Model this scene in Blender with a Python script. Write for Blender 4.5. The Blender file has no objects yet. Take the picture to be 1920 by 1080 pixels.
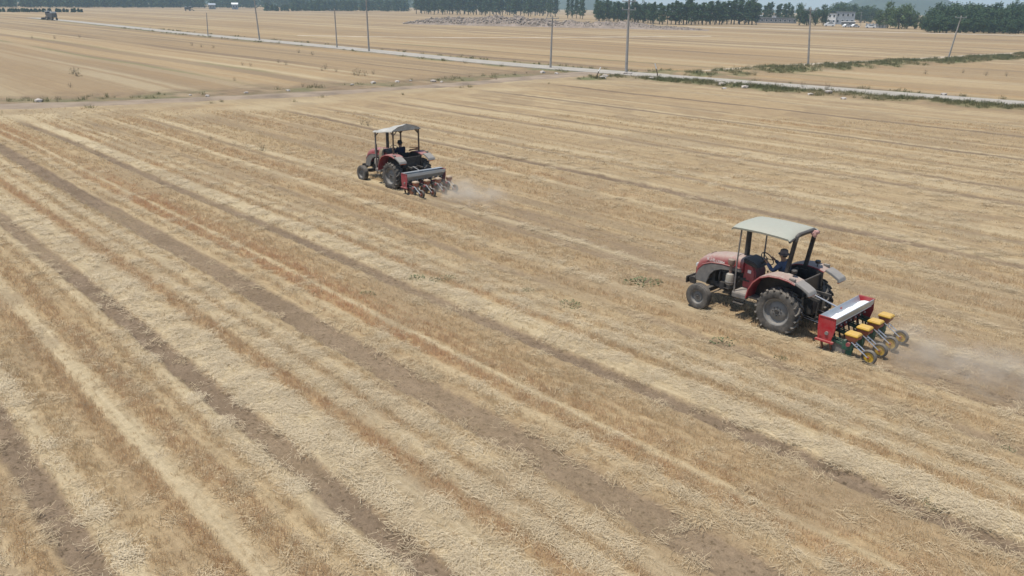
import bpy, bmesh, math, random
import numpy as np
from mathutils import Vector, Matrix
PI = math.pi
R = math.radians
scene = bpy.context.scene
COL = scene.collection

# ------------------------------------------------------------------ camera
CAM_H = 7.9
FPX = 1480.0                      # focal length in pixels of a 1920 px wide frame
PITCH = math.atan((540 - 8) / FPX)
ROLL = 0.015
FWD = np.array([0, math.cos(PITCH), -math.sin(PITCH)])
UPV = np.array([0, math.sin(PITCH), math.cos(PITCH)])
RGT = np.array([1.0, 0, 0])
cr, sr = math.cos(ROLL), math.sin(ROLL)
cam_d = bpy.data.cameras.new('camera')
cam = bpy.data.objects.new('camera', cam_d)
COL.objects.link(cam)
cam_d.sensor_width = 36.0
cam_d.lens = 36.0 * FPX / 1920
cam_d.clip_start = 0.2
cam_d.clip_end = 20000
cx = Vector(cr * RGT + sr * UPV); cy = Vector(-sr * RGT + cr * UPV); cz = Vector(-FWD)
cam.matrix_world = Matrix(((cx.x, cy.x, cz.x, 0), (cx.y, cy.y, cz.y, 0), (cx.z, cy.z, cz.z, CAM_H), (0, 0, 0, 1)))
scene.camera = cam
scene.render.resolution_x = 1024
scene.render.resolution_y = 576

# the crop rows run along U (away and to the left); V is across the rows
ROW = R(43.419)
UX, UY = -math.sin(ROW), math.cos(ROW)
VX, VY = math.cos(ROW), math.sin(ROW)
ROWROT = PI / 2 + ROW              # z rotation that turns local +x into U (local +y is then -V)

# ------------------------------------------------------------------ light
SUN_EL = R(73)
to_sun = Vector((-VX * 0.9 + UX * 0.35, -VY * 0.9 + UY * 0.35, 0)).normalized()
to_sun = Vector((to_sun.x * math.cos(SUN_EL), to_sun.y * math.cos(SUN_EL), math.sin(SUN_EL)))
world = bpy.data.worlds.new('World'); scene.world = world; world.use_nodes = True
wn = world.node_tree
bg = wn.nodes['Background']
sky = wn.nodes.new('ShaderNodeTexSky'); sky.sky_type = 'NISHITA'; sky.sun_disc = False
sky.sun_elevation = SUN_EL
sky.sun_rotation = math.atan2(to_sun.x, to_sun.y)
sky.air_density = 1.0; sky.dust_density = 0.4; sky.ozone_density = 1.0
wn.links.new(sky.outputs[0], bg.inputs[0]); bg.inputs[1].default_value = 0.12
sun_d = bpy.data.lights.new('sun', 'SUN'); sun = bpy.data.objects.new('sun', sun_d); COL.objects.link(sun)
sun_d.energy = 4.2; sun_d.angle = R(0.7); sun_d.color = (1.0, 0.95, 0.87)
sun.rotation_euler = to_sun.to_track_quat('Z', 'Y').to_euler(); sun.location = (0, 0, 60)
scene.view_settings.view_transform = 'Standard'; scene.view_settings.look = 'None'
scene.view_settings.exposure = 0.11
scene.cycles.volume_bounces = 1; scene.view_settings.gamma = 1.0
scene.view_settings.use_curve_mapping = False

# ------------------------------------------------------------------ helpers
def ray(x, y):
    dx = (x - 960) / FPX; dy = (y - 540) / FPX
    a = cr * dx + sr * dy; b = -sr * dx + cr * dy
    return FWD + a * RGT - b * UPV
def at(x, y, z=0.0):
    """ground point seen at a pixel of the photograph"""
    d = ray(x, y); t = (z - CAM_H) / d[2]
    return Vector((d[0] * t, d[1] * t, z))
def pxm(p):
    """photo pixels per metre at a point"""
    return FPX / max(1.0, float(np.dot(np.array([p[0], p[1], p[2] - CAM_H]), FWD)))
def uvw(u, v, z=0.0):
    return Vector((UX * u + VX * v, UY * u + VY * v, z))
def to_uv(p):
    return p[0] * UX + p[1] * UY, p[0] * VX + p[1] * VY

def _h(ix, iy, s):
    ix = ix.astype(np.int64).astype(np.uint32); iy = iy.astype(np.int64).astype(np.uint32)
    n = ix * np.uint32(374761393) + iy * np.uint32(668265263) + np.uint32((s * 974634577 + 12345) & 0xffffffff)
    n = (n ^ (n >> np.uint32(13))) * np.uint32(1274126177)
    n = n ^ (n >> np.uint32(16))
    return (n & np.uint32(0xffff)).astype(np.float64) / 65535.0
def vn(x, y, s=0):
    """value noise, -1..1"""
    x = np.asarray(x, dtype=np.float64); y = np.asarray(y, dtype=np.float64)
    x, y = np.broadcast_arrays(x, y)
    x0 = np.floor(x); y0 = np.floor(y); fx = x - x0; fy = y - y0
    fx = fx * fx * (3 - 2 * fx); fy = fy * fy * (3 - 2 * fy)
    a = _h(x0, y0, s); b = _h(x0 + 1, y0, s); c = _h(x0, y0 + 1, s); d = _h(x0 + 1, y0 + 1, s)
    return ((a * (1 - fx) + b * fx) * (1 - fy) + (c * (1 - fx) + d * fx) * fy) * 2 - 1
def sst(a, b, x):
    t = np.clip((x - a) / (b - a), 0, 1)
    return t * t * (3 - 2 * t)
def polydist(x, y, pts):
    """distance of points to a polyline, and the running parameter"""
    best = np.full(np.shape(x), 1e9); par = np.zeros(np.shape(x)); run = 0.0
    for p, q in zip(pts[:-1], pts[1:]):
        dx, dy = q[0] - p[0], q[1] - p[1]; L2 = dx * dx + dy * dy; L = math.sqrt(L2)
        t = np.clip(((x - p[0]) * dx + (y - p[1]) * dy) / L2, 0, 1)
        d = np.hypot(x - p[0] - t * dx, y - p[1] - t * dy)
        m = d < best
        best = np.where(m, d, best); par = np.where(m, run + t * L, par); run += L
    return best, par

def tag(o, label=None, cat=None, group=None, kind=None):
    if label: o['label'] = label
    if cat: o['category'] = cat
    if group: o['group'] = group
    if kind: o['kind'] = kind
    return o
def empty(name, loc=(0, 0, 0), rz=0.0, parent=None):
    o = bpy.data.objects.new(name, None); COL.objects.link(o)
    o.empty_display_size = 0.2; o.location = loc; o.rotation_euler = (0, 0, rz)
    if parent: o.parent = parent
    return o
def link(name, me, mat=None, parent=None):
    o = bpy.data.objects.new(name, me); COL.objects.link(o)
    if mat is not None and len(me.materials) == 0: me.materials.append(mat)
    if parent: o.parent = parent
    return o

class MB:
    def __init__(self): self.v = []; self.f = []
    def add(self, vs, fs):
        n = len(self.v); self.v += [tuple(p) for p in vs]; self.f += [tuple(i + n for i in f) for f in fs]
        return self
    def box(self, c, s, rot=None, taper=1.0):
        x, y, z = s[0] / 2, s[1] / 2, s[2] / 2
        vs = [Vector((a * x * (taper if k < 0 else 1), b * y * (taper if k < 0 else 1), k * z)) for k in (-1, 1) for b in (-1, 1) for a in (-1, 1)]
        if rot is not None: vs = [rot @ p for p in vs]
        vs = [p + Vector(c) for p in vs]
        return self.add(vs, [(0, 2, 3, 1), (4, 5, 7, 6), (0, 1, 5, 4), (2, 6, 7, 3), (0, 4, 6, 2), (1, 3, 7, 5)])
    def cyl(self, p0, p1, r0, r1=None, n=12, cap=True):
        r1 = r0 if r1 is None else r1
        p0, p1 = Vector(p0), Vector(p1); d = (p1 - p0).normalized()
        a = d.orthogonal().normalized(); b = d.cross(a)
        vs = []
        for p, r in ((p0, r0), (p1, r1)):
            for i in range(n):
                t = 2 * PI * i / n; vs.append(p + (a * math.cos(t) + b * math.sin(t)) * r)
        fs = [(i, (i + 1) % n, n + (i + 1) % n, n + i) for i in range(n)]
        if cap: fs += [tuple(range(n - 1, -1, -1)), tuple(range(n, 2 * n))]
        return self.add(vs, fs)
    def bar(self, p0, p1, w, h, up=(0, 0, 1)):
        p0, p1 = Vector(p0), Vector(p1); d = (p1 - p0).normalized(); up = Vector(up)
        if abs(d.dot(up)) > 0.98: up = Vector((1, 0, 0))
        s = d.cross(up).normalized(); t = s.cross(d)
        vs = [p + s * a * w / 2 + t * b * h / 2 for p in (p0, p1) for a, b in ((-1, -1), (1, -1), (1, 1), (-1, 1))]
        return self.add(vs, [(3, 2, 1, 0), (4, 5, 6, 7), (0, 1, 5, 4), (1, 2, 6, 5), (2, 3, 7, 6), (3, 0, 4, 7)])
    def tube(self, pts, r, n=8):
        pts = [Vector(p) for p in pts]; rings = []
        up = None
        for i, p in enumerate(pts):
            d = (pts[min(i + 1, len(pts) - 1)] - pts[max(i - 1, 0)]).normalized()
            if up is None: up = d.orthogonal().normalized()
            a = (up - d * up.dot(d)).normalized(); up = a; b = d.cross(a)
            rr = r[i] if isinstance(r, (list, tuple)) else r
            rings.append([p + (a * math.cos(2 * PI * k / n) + b * math.sin(2 * PI * k / n)) * rr for k in range(n)])
        return self.loft(rings, True, True)
    def loft(self, rings, closed=True, caps=True):
        n = len(rings[0]); vs = [p for r in rings for p in r]; fs = []
        for j in range(len(rings) - 1):
            for i in range(n if closed else n - 1):
                k = (i + 1) % n
                fs.append((j * n + i, j * n + k, (j + 1) * n + k, (j + 1) * n + i))
        if caps:
            fs.append(tuple(range(n - 1, -1, -1))); fs.append(tuple(range((len(rings) - 1) * n, len(rings) * n)))
        return self.add(vs, fs)
    def lathe(self, prof, c=(0, 0, 0), axis='z', n=24, closed=False):
        """prof: list of (radius, height along the axis)"""
        c = Vector(c); rings = []
        for r, h in prof:
            ring = []
            for i in range(n):
                t = 2 * PI * i / n
                if axis == 'z': p = Vector((r * math.cos(t), r * math.sin(t), h))
                else: p = Vector((r * math.sin(t), h, r * math.cos(t)))
                ring.append(p + c)
            rings.append(ring)
        if closed: rings.append(rings[0])
        self.loft(rings, True, False)
        if not closed:                                       # close only small ends
            b0 = len(self.v) - len(rings) * n
            if prof[0][0] < .07: self.f.append(tuple(range(b0 + n - 1, b0 - 1, -1)))
            if prof[-1][0] < .07: self.f.append(tuple(range(len(self.v) - n, len(self.v))))
        return self
    def prism(self, poly, y0, y1):
        """polygon in x,z pulled from y0 to y1"""
        return self.loft([[Vector((x, y0, z)) for x, z in poly], [Vector((x, y1, z)) for x, z in poly]], True, True)
    def strip(self, line, y0, y1, th):
        """a bent sheet: polyline in x,z with thickness, from y0 to y1"""
        out = []
        for i, (x, z) in enumerate(line):
            a = line[max(i - 1, 0)]; b = line[min(i + 1, len(line) - 1)]
            d = Vector((b[0] - a[0], b[1] - a[1])).normalized()
            out.append((x + d.y * th, z - d.x * th))
        poly = list(line) + out[::-1]
        n = len(line)
        vs = [Vector((x, y, z)) for y in (y0, y1) for x, z in poly]; m = len(poly); fs = []
        for i in range(m): fs.append((i, (i + 1) % m, m + (i + 1) % m, m + i))
        for i in range(n - 1):
            fs.append((i + 1, i, m - 1 - i, m - 2 - i)); fs.append((m + i, m + i + 1, m + m - 2 - i, m + m - 1 - i))
        return self.add(vs, fs)
    def mesh(self, name, bevel=0.0, smooth=35, seg=2):
        me = bpy.data.meshes.new(name)
        me.from_pydata([tuple(p) for p in self.v], [], self.f)
        bm = bmesh.new(); bm.from_mesh(me)
        bmesh.ops.recalc_face_normals(bm, faces=bm.faces)
        if bevel:
            es = [e for e in bm.edges if len(e.link_faces) == 2 and e.calc_face_angle(0) > R(30)]
            bmesh.ops.bevel(bm, geom=es, offset=bevel, segments=seg, affect='EDGES', clamp_overlap=True)
        bm.to_mesh(me); bm.free()
        if smooth:
            me.shade_smooth(); me.set_sharp_from_angle(angle=R(smooth))
        return me
    def build(self, name, mat, parent=None, bevel=0.0, smooth=35, seg=2):
        return link(name, self.mesh(name, bevel, smooth, seg), mat, parent)

# ------------------------------------------------------------------ materials
class NT:
    def __init__(self, name):
        self.m = bpy.data.materials.new(name); self.m.use_nodes = True
        self.t = self.m.node_tree; self.b = self.t.nodes['Principled BSDF']
    def n(self, typ, **kw):
        o = self.t.nodes.new(typ)
        for k, v in kw.items(): setattr(o, k, v)
        return o
    def l(self, a, b): self.t.links.new(a, b)
    def noise(self, vec, scale, detail=4, rough=0.55):
        o = self.n('ShaderNodeTexNoise'); o.inputs['Scale'].default_value = scale
        o.inputs['Detail'].default_value = detail; o.inputs['Roughness'].default_value = rough
        if vec is not None: self.l(vec, o.inputs['Vector'])
        return o.outputs[0]
    def math(self, op, a, b=None, clamp=False):
        o = self.n('ShaderNodeMath', operation=op); o.use_clamp = clamp
        for i, x in enumerate((a, b)):
            if x is None: continue
            if isinstance(x, (int, float)): o.inputs[i].default_value = x
            else: self.l(x, o.inputs[i])
        return o.outputs[0]
    def ramp(self, fac, a, b):
        o = self.n('ShaderNodeMapRange'); o.inputs[1].default_value = a; o.inputs[2].default_value = b
        self.l(fac, o.inputs[0]); return o.outputs[0]
    def mix(self, fac, a, b, typ='MIX'):
        o = self.n('ShaderNodeMix', data_type='RGBA', blend_type=typ)
        if isinstance(fac, (int, float)): o.inputs[0].default_value = fac
        else: self.l(fac, o.inputs[0])
        for i, x in ((6, a), (7, b)):
            if isinstance(x, tuple): o.inputs[i].default_value = (*x, 1)
            else: self.l(x, o.inputs[i])
        return o.outputs[2]
    def obj(self): return self.n('ShaderNodeTexCoord').outputs['Object']
    def attr(self, name, typ='GEOMETRY'):
        o = self.n('ShaderNodeAttribute', attribute_type=typ); o.attribute_name = name; return o.outputs['Fac']
    def mapping(self, vec, scale):
        o = self.n('ShaderNodeMapping'); o.inputs['Scale'].default_value = scale; self.l(vec, o.inputs[0]); return o.outputs[0]
    def bump(self, h, strength, dist):
        o = self.n('ShaderNodeBump'); o.inputs['Strength'].default_value = strength; o.inputs['Distance'].default_value = dist
        self.l(h, o.inputs['Height']); self.l(o.outputs[0], self.b.inputs['Normal'])
    def out(self, color, rough=0.9, metal=0.0, spec=None):
        if isinstance(color, tuple): self.b.inputs['Base Color'].default_value = (*color, 1)
        else: self.l(color, self.b.inputs['Base Color'])
        if isinstance(rough, (int, float)): self.b.inputs['Roughness'].default_value = rough
        else: self.l(rough, self.b.inputs['Roughness'])
        self.b.inputs['Metallic'].default_value = metal
        if spec is not None: self.b.inputs['Specular IOR Level'].default_value = spec
        return self.m

DUSTC = (0.40, 0.35, 0.29)
def dusty(name, col, dust=0.35, rough=0.45, metal=0.0, scale=6.0, top=0.55):
    """worn paint or metal with field dust that settles on faces turned up"""
    k = NT(name); o = k.obj()
    nz = k.noise(o, scale, 5, 0.62); nf = k.noise(o, scale * 7, 3, 0.6)
    g = k.n('ShaderNodeNewGeometry'); sp = k.n('ShaderNodeSeparateXYZ'); k.l(g.outputs['Normal'], sp.inputs[0])
    up = k.math('MULTIPLY', k.math('MAXIMUM', sp.outputs[2], 0.0), top)
    f = k.math('ADD', k.math('MULTIPLY', k.ramp(nz, 0.32, 0.72), dust), up)
    f = k.math('MULTIPLY', f, k.ramp(nf, -0.35, 0.75), True)
    c0 = k.mix(k.math('MULTIPLY', nf, 0.5), col, tuple(x * 0.72 for x in col))
    c = k.mix(f, c0, DUSTC)
    r = k.math('ADD', k.math('MULTIPLY', f, 0.5), rough, True)
    return k.out(c, r, metal, 0.35)
def plain(name, col, rough=0.85, var=0.25, scale=3.0, spec=0.25, metal=0.0):
    k = NT(name); o = k.obj(); nz = k.noise(o, scale, 4, 0.6)
    c = k.mix(k.ramp(nz, 0.3, 0.7), tuple(x * (1 - var) for x in col), tuple(min(1, x * (1 + var)) for x in col))
    return k.out(c, rough, metal, spec)
def leafy(name, c0, c1, scale=0.6, inst=False):
    k = NT(name)
    oi = k.n('ShaderNodeObjectInfo')
    nz = k.noise(k.obj(), scale, 3, 0.6)
    f = k.math('ADD', k.math('MULTIPLY', k.ramp(nz, 0.3, 0.7), 0.5), k.math('MULTIPLY', oi.outputs['Random'], 0.5), True)
    c = k.mix(f, c0, c1)
    m = k.out(c, 0.75, 0, 0.2)
    return m

M = {}
# ground ---------------------------------------------------------------
def ground_material():
    k = NT('field_ground'); o = k.obj()
    soil, pale, rust, green = (k.attr(a) for a in ('soil', 'pale', 'rust', 'green'))
    big = k.noise(o, 0.06, 4, 0.6); mid = k.noise(o, 0.9, 5, 0.65); fine = k.noise(o, 9.0, 4, 0.7); vfine = k.noise(o, 34.0, 3, 0.7)
    st = k.noise(k.mapping(o, (0.05, 4.6, 1.0)), 1.0, 5, 0.62)          # streaks along the rows; dark ones are stubble with its shade painted in
    st2 = k.noise(k.mapping(o, (0.35, 11.0, 1.0)), 1.0, 3, 0.6)
    straw = k.mix(k.ramp(st, 0.34, 0.66), (0.28, 0.204, 0.118), (0.465, 0.36, 0.214))
    straw = k.mix(k.math('MULTIPLY', k.ramp(st2, 0.4, 0.65), 0.4), straw, (0.475, 0.375, 0.22))
    straw = k.mix(k.math('MULTIPLY', k.ramp(big, 0.35, 0.7), 0.45), straw, (0.385, 0.272, 0.145))
    straw = k.mix(k.math('MULTIPLY', k.ramp(mid, 0.42, 0.68), 0.5), straw, (0.245, 0.178, 0.104))
    st3 = k.noise(k.mapping(o, (0.012, 0.55, 1.0)), 1.0, 5, 0.65)
    straw = k.mix(k.math('MULTIPLY', k.ramp(st3, 0.42, 0.6), 0.45), straw, (0.30, 0.205, 0.115))
    palec = k.mix(k.ramp(st2, 0.3, 0.7), (0.41, 0.325, 0.193), (0.53, 0.435, 0.28))
    c = k.mix(pale, straw, palec)
    rustc = k.mix(k.ramp(mid, 0.3, 0.7), (0.37, 0.245, 0.125), (0.29, 0.19, 0.095))  # orange stubble tone, darkened to paint the shade beneath standing stubble
    c = k.mix(k.math('MULTIPLY', rust, 0.75), c, rustc)
    soilc = k.mix(k.ramp(mid, 0.3, 0.72), (0.17, 0.122, 0.078), (0.25, 0.184, 0.122))
    clod = k.noise(o, 11.0, 3, 0.6); soilc = k.mix(k.ramp(clod, 0.56, 0.68), soilc, (0.105, 0.076, 0.046))
    c = k.mix(soil, c, soilc)
    grc = k.mix(k.ramp(fine, 0.3, 0.7), (0.10, 0.125, 0.05), (0.19, 0.19, 0.095))
    c = k.mix(green, c, grc)
    v = k.math('ADD', k.math('MULTIPLY', fine, 0.5), k.math('MULTIPLY', vfine, 0.55))
    v = k.ramp(v, 0.25, 0.8); v2 = k.math('ADD', k.math('MULTIPLY', v, 0.85), 0.54)
    mul = k.n('ShaderNodeVectorMath', operation='SCALE'); k.l(c, mul.inputs[0]); k.l(v2, mul.inputs['Scale'])
    k.bump(k.math('ADD', fine, k.math('MULTIPLY', vfine, 0.6)), 0.5, 0.04)
    return k.out(mul.outputs[0], 0.95, 0, 0.1)
M['ground'] = ground_material()
def straw_material(name, c0, c1, c2, trans=0.3):
    k = NT(name); t = k.attr('tint', 'INSTANCER'); oi = k.n('ShaderNodeObjectInfo')
    g = k.attr('blade')
    c = k.mix(g, c0, c1); c = k.mix(t, c, c2)
    m = k.out(c, 0.7, 0, 0.2)
    tl = k.n('ShaderNodeBsdfTranslucent'); k.l(c, tl.inputs[0]); mx = k.n('ShaderNodeMixShader'); mx.inputs[0].default_value = trans   # light passes through dry stalks
    k.l(k.b.outputs[0], mx.inputs[1]); k.l(tl.outputs[0], mx.inputs[2]); k.l(mx.outputs[0], k.t.nodes['Material Output'].inputs['Surface'])
    return m
M['straw'] = straw_material('lying_straw', (0.33, 0.244, 0.142), (0.61, 0.487, 0.308), (0.62, 0.515, 0.348), 0.0)
M['stubble'] = straw_material('standing_stubble', (0.55, 0.42, 0.25), (0.73, 0.59, 0.375), (0.69, 0.445, 0.262))
M['grass'] = straw_material('verge_grass', (0.075, 0.105, 0.04), (0.15, 0.17, 0.07), (0.30, 0.255, 0.14))
M['concrete'] = plain('road_concrete', (0.37, 0.335, 0.28), 0.9, 0.14, 0.5)
M['dirt'] = plain('track_dirt', (0.275, 0.212, 0.15), 0.95, 0.28, 0.35)
M['path'] = plain('pale_path', (0.42, 0.345, 0.25), 0.95, 0.2, 0.3)
M['pole'] = plain('pole_concrete', (0.34, 0.315, 0.285), 0.9, 0.2, 1.2)
M['iron'] = plain('galvanised_iron', (0.30, 0.31, 0.32), 0.5, 0.15, 4.0, 0.5, 0.4)
M['ceramic'] = plain('insulator_ceramic', (0.5, 0.46, 0.42), 0.3, 0.1)
M['bark'] = plain('bark', (0.15, 0.125, 0.10), 0.95, 0.3, 2.0)
M['leaf_poplar'] = leafy('poplar_leaves', (0.032, 0.066, 0.030), (0.075, 0.125, 0.05))
M['leaf_dark'] = leafy('broad_leaves', (0.034, 0.068, 0.030), (0.08, 0.13, 0.052))
M['leaf_light'] = leafy('light_leaves', (0.065, 0.105, 0.035), (0.125, 0.175, 0.06))
M['hill'] = plain('hill_scrub', (0.05, 0.07, 0.045), 0.95, 0.35, 0.01)
M['rubble'] = plain('rubble_earth', (0.255, 0.205, 0.165), 0.95, 0.3, 0.4)
M['stone'] = plain('pale_stone', (0.46, 0.41, 0.36), 0.9, 0.3, 0.6)
M['debris'] = plain('broken_concrete', (0.29, 0.24, 0.195), 0.95, 0.35, 0.5)
M['weed'] = leafy('weed_leaves', (0.10, 0.135, 0.06), (0.20, 0.225, 0.115), 3.0)
M['dryweed'] = leafy('dry_weed_leaves', (0.16, 0.14, 0.07), (0.28, 0.22, 0.125), 3.0)
M['white'] = plain('white_paint', (0.78, 0.78, 0.76), 0.6, 0.08, 1.0)
M['wall'] = plain('render_wall', (0.34, 0.37, 0.40), 0.9, 0.12, 0.5)
M['greywall'] = plain('grey_wall', (0.22, 0.22, 0.22), 0.9, 0.2, 0.5)
M['glass'] = plain('dark_glass', (0.03, 0.04, 0.05), 0.15, 0.1, 1.0, 0.5)
# machines
M['red'] = dusty('red_paint', (0.31, 0.02, 0.032), 0.32, 0.4, scale=3.0, top=0.95)
M['redfresh'] = dusty('seeder_red_paint', (0.40, 0.012, 0.022), 0.26, 0.42, top=0.4)
M['reddull'] = dusty('dull_red_paint', (0.30, 0.03, 0.045), 0.35, 0.45, top=0.4)
M['panel'] = dusty('grey_panel', (0.13, 0.125, 0.12), 0.5, 0.55, top=0.5)
M['black'] = dusty('black_paint', (0.018, 0.018, 0.02), 0.16, 0.45, top=0.22)
M['engine'] = dusty('greasy_castings', (0.028, 0.027, 0.026), 0.22, 0.6, top=0.18)
M['rubber'] = dusty('tyre_rubber', (0.028, 0.028, 0.028), 0.5, 0.85, scale=3.0, top=0.25)
M['rim'] = dusty('wheel_rim_paint', (0.17, 0.17, 0.165), 0.45, 0.55, top=0.35)
M['canopy'] = dusty('canopy_fibreglass', (0.40, 0.41, 0.335), 0.35, 0.6, scale=1.2, top=0.12)
M['steel'] = plain('bare_steel', (0.62, 0.62, 0.62), 0.32, 0.1, 4.0, 0.5, 0.75)
M['zinc'] = dusty('galvanised_sheet', (0.50, 0.54, 0.57), 0.12, 0.38, 0.55, top=0.15)
M['lampgrey'] = dusty('grey_lamp_housing', (0.20, 0.20, 0.195), 0.4, 0.5, top=0.4)
M['lens'] = plain('lamp_lens', (0.45, 0.12, 0.06), 0.3, 0.1)
M['clearlens'] = plain('clear_lens', (0.6, 0.6, 0.58), 0.2, 0.1, 1, 0.5)
M['cream'] = dusty('cream_bowl', (0.36, 0.33, 0.27), 0.3, 0.45, top=0.3)
M['browncap'] = dusty('brown_cap', (0.20, 0.12, 0.09), 0.3, 0.55, top=0.5)
M['yellow'] = dusty('yellow_plastic', (0.68, 0.40, 0.02), 0.22, 0.45, top=0.3)
M['yellowrim'] = dusty('yellow_wheel', (0.55, 0.34, 0.02), 0.28, 0.5, top=0.2)
M['orange'] = dusty('orange_plastic', (0.33, 0.095, 0.045), 0.28, 0.45, top=0.2)
M['palelid'] = dusty('pale_orange_plastic', (0.52, 0.36, 0.22), 0.35, 0.5, top=0.5)
M['green'] = dusty('green_paint', (0.012, 0.085, 0.055), 0.22, 0.45, top=0.3)
M['darkgrey'] = dusty('dark_grey_paint', (0.06, 0.06, 0.062), 0.3, 0.5, top=0.3)
M['rusty'] = plain('rusty_steel', (0.19, 0.085, 0.05), 0.9, 0.35, 8.0)
M['fert'] = plain('white_granules', (0.80, 0.82, 0.84), 0.9, 0.1, 60.0)
M['letter'] = plain('white_lettering', (0.72, 0.66, 0.62), 0.6, 0.12, 30.0)
M['seat'] = plain('seat_vinyl', (0.03, 0.03, 0.03), 0.6, 0.2, 6.0)
M['skin'] = plain('skin', (0.30, 0.17, 0.11), 0.6, 0.1, 4.0)
M['blue'] = plain('blue_jacket', (0.075, 0.10, 0.16), 0.9, 0.25, 7.0)
M['navy'] = plain('navy_jacket', (0.018, 0.02, 0.038), 0.9, 0.25, 7.0)
M['trouser'] = plain('dark_trousers', (0.05, 0.06, 0.085), 0.9, 0.25, 7.0)
M['greyhat'] = plain('grey_hat', (0.15, 0.13, 0.13), 0.9, 0.2, 8.0)
M['blackhat'] = plain('black_hat', (0.02, 0.02, 0.022), 0.9, 0.2, 8.0)
M['shoe'] = plain('shoes', (0.03, 0.028, 0.025), 0.8, 0.2)
M['cloth'] = plain('beige_cloth', (0.33, 0.27, 0.19), 0.95, 0.2, 5.0)
M['tarp'] = plain('grey_tarpaulin', (0.40, 0.385, 0.345), 0.9, 0.2, 2.5)
M['pink'] = plain('pink_cloth', (0.52, 0.30, 0.26), 0.9, 0.2, 9.0)
M['wood'] = plain('weathered_post', (0.13, 0.095, 0.065), 0.9, 0.3, 6.0)

# ------------------------------------------------------------------ field layout
ROADPX = [(60, 33.5), (125, 39), (230, 50), (330, 61), (480, 75), (640, 90), (760, 102), (900, 116.5), (1035, 128), (1175, 138.5), (1280, 146), (1440, 159), (1600, 171.5), (1760, 184), (1920, 196), (2150, 213), (2500, 238)]
ROAD = [at(x, y) for x, y in ROADPX]
TRACKPX = [(-500, 208), (-150, 204), (0, 201), (160, 195.5), (333, 188.5), (640, 173), (800, 162.5), (940, 151), (1035, 143), (1110, 137)]
TRACK = [at(x, y) for x, y in TRACKPX]
VERGE = [at(x, y) for x, y in [(1105, 147.5), (1175, 146), (1280, 153), (1440, 167), (1600, 180), (1760, 193), (1920, 205.5), (2150, 223)]]
BANK = [at(x, y) for x, y in [(1250, 139.5), (1330, 139), (1430, 133), (1515, 129.5), (1640, 121.5), (1760, 115.5), (1905, 106), (2100, 93)]]
PATH2 = [at(x, y) for x, y in [(1215, 141), (1300, 135.5), (1423, 126.5), (1513, 121), (1646, 114.5), (1780, 107), (1906, 99.5), (2100, 89)]]
ROADW = 5.0
_tuv = sorted([(p.x * VX + p.y * VY, p.x * UX + p.y * UY) for p in TRACK]); TRV = np.array([a for a, b in _tuv]); TRU = np.array([b for a, b in _tuv])

SOIL_AND_SHADE = [(2.12, .27, 1), (5.81, .29, 1), (9.27, .42, 1), (12.83, .25, 1), (16.22, .24, .75), (19.65, .22, .7), (23.1, .45, .62), (26.3, .16, .6), (29.42, .34, 1), (32.45, .26, .8),
        (39.2, .38, .85), (42.5, .3, .8), (46.9, .24, .65), (51.8, .4, .95), (56.4, .25, .65), (61.6, .45, 1), (66.8, .3, .65), (17.42, .06, .6), (-1.5, .3, 1), (35.6, .15, .4), (71.0, .25, .4)]  # bare tracks; the thin line and far lines' extra width paint furrow shade
STUB = [(2.95, .14, .5, .2), (3.25, .1, .3, .1), (3.62, .13, .9, .4), (4.5, .22, 1, .38), (5.08, .1, .6, .3), (7.27, .16, 1, .75), (7.62, .06, .35, .1), (8.08, .08, .9, .25), (8.72, .07, .6, .1), (9.95, .12, .5, .4),
        (10.62, .2, 1, 1), (11.22, .16, 1, .85), (11.55, .1, .8, .8), (11.95, .2, .4, .4), (12.35, .12, .4, .2), (14.1, .14, 1, .5), (14.45, .06, .5, .2), (14.85, .1, .8, .25), (15.5, .15, .5, .2), (16.75, .25, .8, .3), (18.05, .2, .7, .4), (18.75, .35, .8, .5),
        (20.5, .12, .5, .2), (21.2, .4, .7, .35), (22.2, .25, .7, .3), (24.4, .35, .7, .3), (25.4, .3, .8, .4), (27.2, .4, .8, .45), (28.4, .35, .6, .3), (1.5, .18, .7, .3), (.9, .15, .5, .4), (.3, .2, .8, .4)]
BARE = [(3.95, .17), (10.93, .06)]
PALE = [(2.58, .14, .9), (3.95, .19, 1), (5.36, .12, .8), (6.55, .42, .85), (7.75, .16, .7), (8.4, .2, .65), (10.2, .15, .4), (10.93, .09, .8), (13.48, .36, 1), (14.5, .13, .8), (15.15, .15, .6), (17.75, .18, .7), (20.15, .25, .7), (24.0, .12, .4), (26.7, .18, .6), (29.9, .25, .6), (1.25, .12, .5)]
_rs = random.Random(5)
_v = 30.2
while _v < 76:
    w = _rs.uniform(.25, .8)
    typ = _rs.random()
    if typ < .34: PALE.append((_v, w * .5, _rs.uniform(.3, .75)))
    elif typ < .62: STUB.append((_v, w * .5, _rs.uniform(.3, .8), _rs.uniform(.15, .55)))
    elif typ < .84: SOIL_AND_SHADE.append((_v, w * .17, _rs.uniform(.15, .42)))
    _v += w * 1.15
FARSTRIPES = []
_v = -60.0
while _v < 420:
    w = _rs.uniform(.8, 2.8) * (1 + max(0, _v - 90) * .012)
    FARSTRIPES.append((_v, w * .45, _rs.choice('ppsssrr'), _rs.uniform(.45, 1.0)))
    _v += w

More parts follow.
